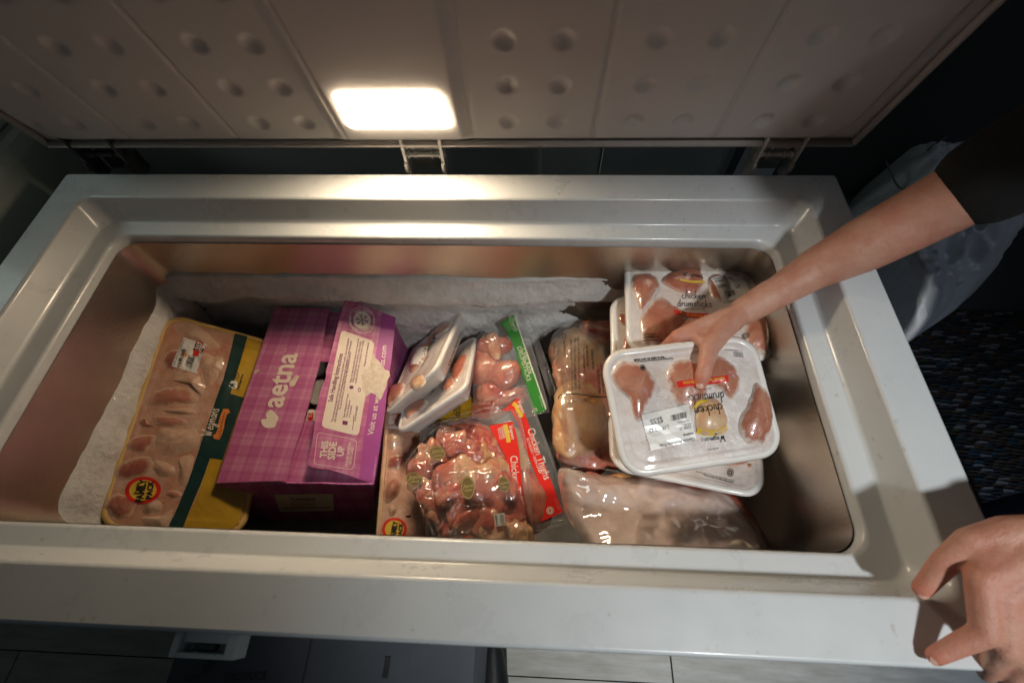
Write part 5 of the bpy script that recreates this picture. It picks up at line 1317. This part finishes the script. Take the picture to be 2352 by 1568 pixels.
for k, (a, za, b1, zb, c_, zc) in enumerate(fl):
    p = [mc[k], atz(lh(*a), za), atz(lh(*b1), zb), atz(lh(*c_), zc)]; segs += chain(p, [mr_[k], .0122, .0104, .0088])
th_ = [wl, atz(lh(1240, 570), .064), atz(lh(985, 620), .054), atz(lh(800, 765), .034), atz(lh(655, 930), .0105)]
segs += chain(th_, [.022, .019, .0150, .0125, .0098]); segs.append((th_[1], .016, mc[0], .0135)); segs.append((th_[2].lerp(th_[1], .5), .014, mc[0], .012))
# trunk, neck, head, hips and legs (outside the frame)
hip = V((2.12, .16, .02))
segs += [(sh, .05, shl, .05), (V((1.80, .32, .34)), .10, hip, .12), (V((1.78, .42, .32)), .07, V((2.12, .24, .05)), .10), (V((1.84, .20, .32)), .07, V((2.12, .10, .05)), .10), (V((1.72, .32, .40)), .05, V((1.60, .31, .50)), .046),
         (V((1.56, .31, .56)), .076, V((1.50, .30, .60)), .082), (V((1.46, .30, .52)), .05, V((1.50, .30, .57)), .06),
         (V((2.12, .24, 0)), .085, V((2.14, .26, -.40)), .055), (V((2.14, .26, -.40)), .055, V((2.16, .26, -.78)), .042), (V((2.12, .08, 0)), .085, V((2.14, .06, -.40)), .055), (V((2.14, .06, -.40)), .055, V((2.16, .06, -.78)), .042),
         (V((2.16, .26, -.80)), .042, V((2.00, .28, -.815)), .03), (V((2.16, .06, -.80)), .042, V((2.00, .04, -.815)), .03)]
p2_, p3_ = atz(lh(900, 1310), .026), atz(lh(745, 1385), .0115)
body = capsules(segs, .0021, 9, 'body', M['skin'], person)
RED = [(tt_, .022, .8), (ti, .013, .55), (mcp[0], .016, .5), (mcp[1], .014, .35), (th_[4], .018, .6), (th_[3], .015, .4), (p2_, .015, .5), (p3_, .018, .7), (mc[0], .02, .35), (mc[1], .02, .35), (el, .05, .3)] + [(q, .02, .6) for q in tips_]  # ruddy skin spots, partly painting in lamp light glowing through the fingers
ra_ = body.data.attributes.new('red', 'FLOAT', 'POINT'); pb_ = V(person.location)
ra_.data.foreach_set('value', [max((w_ * math.exp(-((v_.co + pb_ - q).length / s_) ** 2) for q, s_, w_ in RED), default=0) for v_ in body.data.vertices])
slv = el.lerp(sh, .25)
cl = [(slv, .058, sh, .072), (shl, .07, ell.lerp(shl, .35), .056), (sh, .07, shl, .07), (V((1.80, .32, .34)), .125, hip, .135), (V((1.78, .42, .32)), .09, V((2.12, .24, .05)), .115), (V((1.84, .20, .32)), .09, V((2.12, .10, .05)), .115)]
capsules(cl, .006, 4, 'shirt', M['shirt'], person)
capsules([(V((2.12, .24, 0)), .10, V((2.14, .26, -.40)), .072), (V((2.14, .26, -.40)), .072, V((2.16, .26, -.76)), .06), (V((2.12, .08, 0)), .10, V((2.14, .06, -.40)), .072), (V((2.14, .06, -.40)), .072, V((2.16, .06, -.76)), .06)], .008, 3, 'trousers', M['navy'], person)
capsules([(V((1.60, .31, .60)), .082, V((1.54, .30, .645)), .084)], .006, 2, 'hair', M['shoe'], person)


def nail(c, along, nrm, ln, wd):
    along = along.normalized(); nrm = (nrm - along * nrm.dot(along)).normalized(); sd = along.cross(nrm); b = MB(); vs = []
    for k in range(7):
        r = max(.01, k / 6)
        for i in range(20):
            a = 2 * math.pi * i / 20; x = math.copysign(abs(math.cos(a)) ** .8, math.cos(a)); y = math.copysign(abs(math.sin(a)) ** .8, math.sin(a))
            vs.append(c + along * (ln * .5 * r * x) + sd * (wd * .5 * r * y) - nrm * ((r * y) ** 2 * wd * .22 + r * r * .0004))
    b.add(vs, [(k * 20 + i, k * 20 + (i + 1) % 20, (k + 1) * 20 + (i + 1) % 20, (k + 1) * 20 + i) for k in range(6) for i in range(20)] + [tuple(range(20))])
    fixn(b.build('nail', M['nail'], person, smooth=True))


d = tt_ - ti
nail(tt_ + (CAM - tt_).normalized() * .0088 - d.normalized() * .001, d, CAM - tt_, .0145, .013)
d = th_[4] - th_[3]; nail(th_[4] + d.normalized() * .004 + (V((0, 0, 1)) + d.normalized() * .4).normalized() * .0088, d, V((-.2, 0, 1)), .012, .011)
p2, p3 = atz(lh(900, 1310), .026), atz(lh(745, 1385), .0115); d = p3 - p2
nail(p3 + d.normalized() * .004 + V((-.2, -.4, 1)).normalized() * .0082, d, V((-.2, -.5, 1)), .010, .010)

# ================================================================== THE SURROUNDINGS
FLZ = -.85
b = MB(); b.add([V((-4, -4, FLZ - .006)), V((5, -4, FLZ - .006)), V((5, 4, FLZ - .006)), V((-4, 4, FLZ - .006))], [(0, 1, 2, 3)]); fl_ = b.build('floor', M['wall']); fl_['kind'] = 'structure'
# floorboards along the front
first = None; k = 0
for row in range(8):
    y1 = .10 - row * .118; x = -.6 - (row * .53) % 1.2
    while x < 3.2:
        x2 = x + 1.2
        if first is None:
            b = MB(); b.box((0, 0, -.005), (1.196, .115, 0)); o = b.build('floorboard', M['plank']); md = None; first = o; o.parent = fl_
        else:
            o = first.copy(); COL.objects.link(o)
        o.location = (x, y1 - .115, FLZ + random.uniform(0, .0006)); x = x2
# rug at the right
b = MB(); b.box((1.50, .16, FLZ + .002), (3.4, 1.9, FLZ + .012)); o = b.build('woven_rug', M['rug']); tag(o, 'dark multicoloured woven rug on the floor right of the freezer', 'rug'); md = o.modifiers.new('b', 'BEVEL'); md.width = .004
# wall, leaning boards and an added brightening panel behind the freezer
b = MB(); b.box((-3, 1.00, FLZ), (4, 1.06, 2.2)); o = b.build('back_wall', M['wall']); o['kind'] = 'structure'
b = MB(); b.box((-.25, .975, FLZ), (1.48, .985, .12)); o = b.build('gap_backing', M['wall2']); tag(o, 'long grey panel added behind the freezer to lighten the gap', 'board'); o.name = 'gap_panel'  # added panel, paler than the wall so the unlit gap looks brighter
x0 = aty((1245, 360), .93).x; x1 = aty((1690, 360), .93).x; x00 = aty((1037, 360), .96).x; x11 = aty((1383, 360), .93).x
t = thing('leaning_board', 'pale grey flat board leaning behind the freezer, seen through the hinge gap', 'board', (x0, .93, FLZ))
b = MB(); b.box((x11, .925, FLZ), (x1, .935, .02)); b.build('panel', M['board'], t)
b = MB(); b.box((x1 - .02, .905, FLZ), (x1, .923, .05)); b.build('edge_batten', M['ctn'], t)
b = MB(); b.box((x00, .96, FLZ), (x11 - .002, .97, .05)); o = b.build('grey_panel', M['wall2']); o.name = 'standing_board'; tag(o, 'darker grey board standing beside the pale board behind the freezer', 'board')
b = MB(); b.box((x0, .950, FLZ), (x11 - .002, .958, .03)); o = b.build('pale_panel', M['board']); o.name = 'short_board'; tag(o, 'short pale board in front of the darker grey board behind the freezer', 'board')
# something large and grey-green at the left
t = thing('grey_appliance', 'blurred grey-green enamelled cabinet standing left of the freezer', 'cabinet', (-.45, .5, FLZ))
b = MB(); b.box((-.95, .06, FLZ + .02), (-.10, .95, .04)); o = b.build('housing', M['appl'], t); md = o.modifiers.new('b', 'BEVEL'); md.width = .03; md.segments = 4
b = MB(); b.box((-.93, .08, .041), (-.13, .90, .055)); o = b.build('worktop', M['appl'], t); md = o.modifiers.new('b', 'BEVEL'); md.width = .006; md.segments = 2
# cardboard carton on the floor under the lock
t = thing('storage_carton', 'dim blue-grey slotted carton on the floor in front of the freezer below the lock', 'box', (.5, -.12, FLZ))
xa, xb = atz((395, 1530), -.42).x, atz((1083, 1530), -.42).x
b = MB(); b.box((xa, -.36, FLZ + .002), (xb, -.012, -.43)); b.build('carton_body', M['ctn'], t)
mid = atz((700, 1530), -.42).x
b = MB(); b.box((xa - .004, -.36, -.429), (mid - .002, -.012, -.425)); b.build('top_flap', M['ctn'], t)
b = MB(); b.box((mid + .002, -.36, -.429), (xb + .004, -.012, -.425)); b.build('top_flap', M['ctn'], t)
pk = Plane([atz((400, 1500), -.4235), atz((1000, 1500), -.4235), atz((600, 1568), -.4235)])
b = MB(); b.band(pk, [(492, 1512), (478, 1530), (468, 1538)], .012, .001); b.band(pk, [(892, 1507), (888, 1535), (884, 1556)], .010, .001); b.build('hand_slot', M['dark'], t)
b = MB(); b.text(pk, 'FRESH', (420, 1563), (455, 1560), .001, 1, .02); b.text(pk, 'PRODUCE', (515, 1563), (610, 1560), .001, 1, .02); b.build('carton_lettering', M['dark'], t)['kind'] = 'stuff'
# shoe
t = thing('black_shoe', 'toe of a black shoe on the floorboards at the bottom edge', 'shoe', atz((1135, 1560), FLZ))
a = atz((1125, 1545), FLZ + .035); lump(t, 'upper', M['shoe'], a + V((0, .045, 0)), a + V((.02, -.22, .01)), .045, .05, .8, .001)
b = MB(); b.tube([a + V((0, .05, -.03)), a + V((.01, -.08, -.03)), a + V((.02, -.22, -.03))], .04, 12); o = b.build('sole', M['shoe'], t)
# big white plastic bag hanging beside the freezer
t = thing('white_plastic_bag', 'big crumpled white plastic bag hanging dimly behind the arm', 'bag', (1.75, .75, -.5))
ol = [(2178, 215), (2110, 235), (2060, 300), (1985, 420), (1950, 500), (2000, 590), (2050, 690), (2084, 777), (2150, 742), (2225, 690), (2290, 630), (2345, 540), (2400, 480), (2480, 380), (2400, 260), (2300, 220)]
def zf(b, r): return -.16 - .10 * r ** 3 + .05 * noise.noise(V((b[0] * .006, b[1] * .006, 2)))
q = catmull(ol, 6, True)
o = sheet(t, 'bag_film', M['bag'], ol, zf, 44, 8, .05, .018, 8, 2.)
md = o.modifiers.new('s', 'SOLIDIFY'); md.thickness = .002
b = MB()
for ln in ([(2240, 270), (2150, 330), (2130, 345)], [(2035, 370), (2060, 425), (2085, 440)]):
    b.tube([atz(p, -.135) for p in catmull(ln, 5, False)], .002, 6)
b.build('bag_string', M['ctn'], t, smooth=True)['kind'] = 'stuff'
# what keeps the packs up: the lower layer of frozen packs under those on top
grp = 'lower layer of frozen packs'
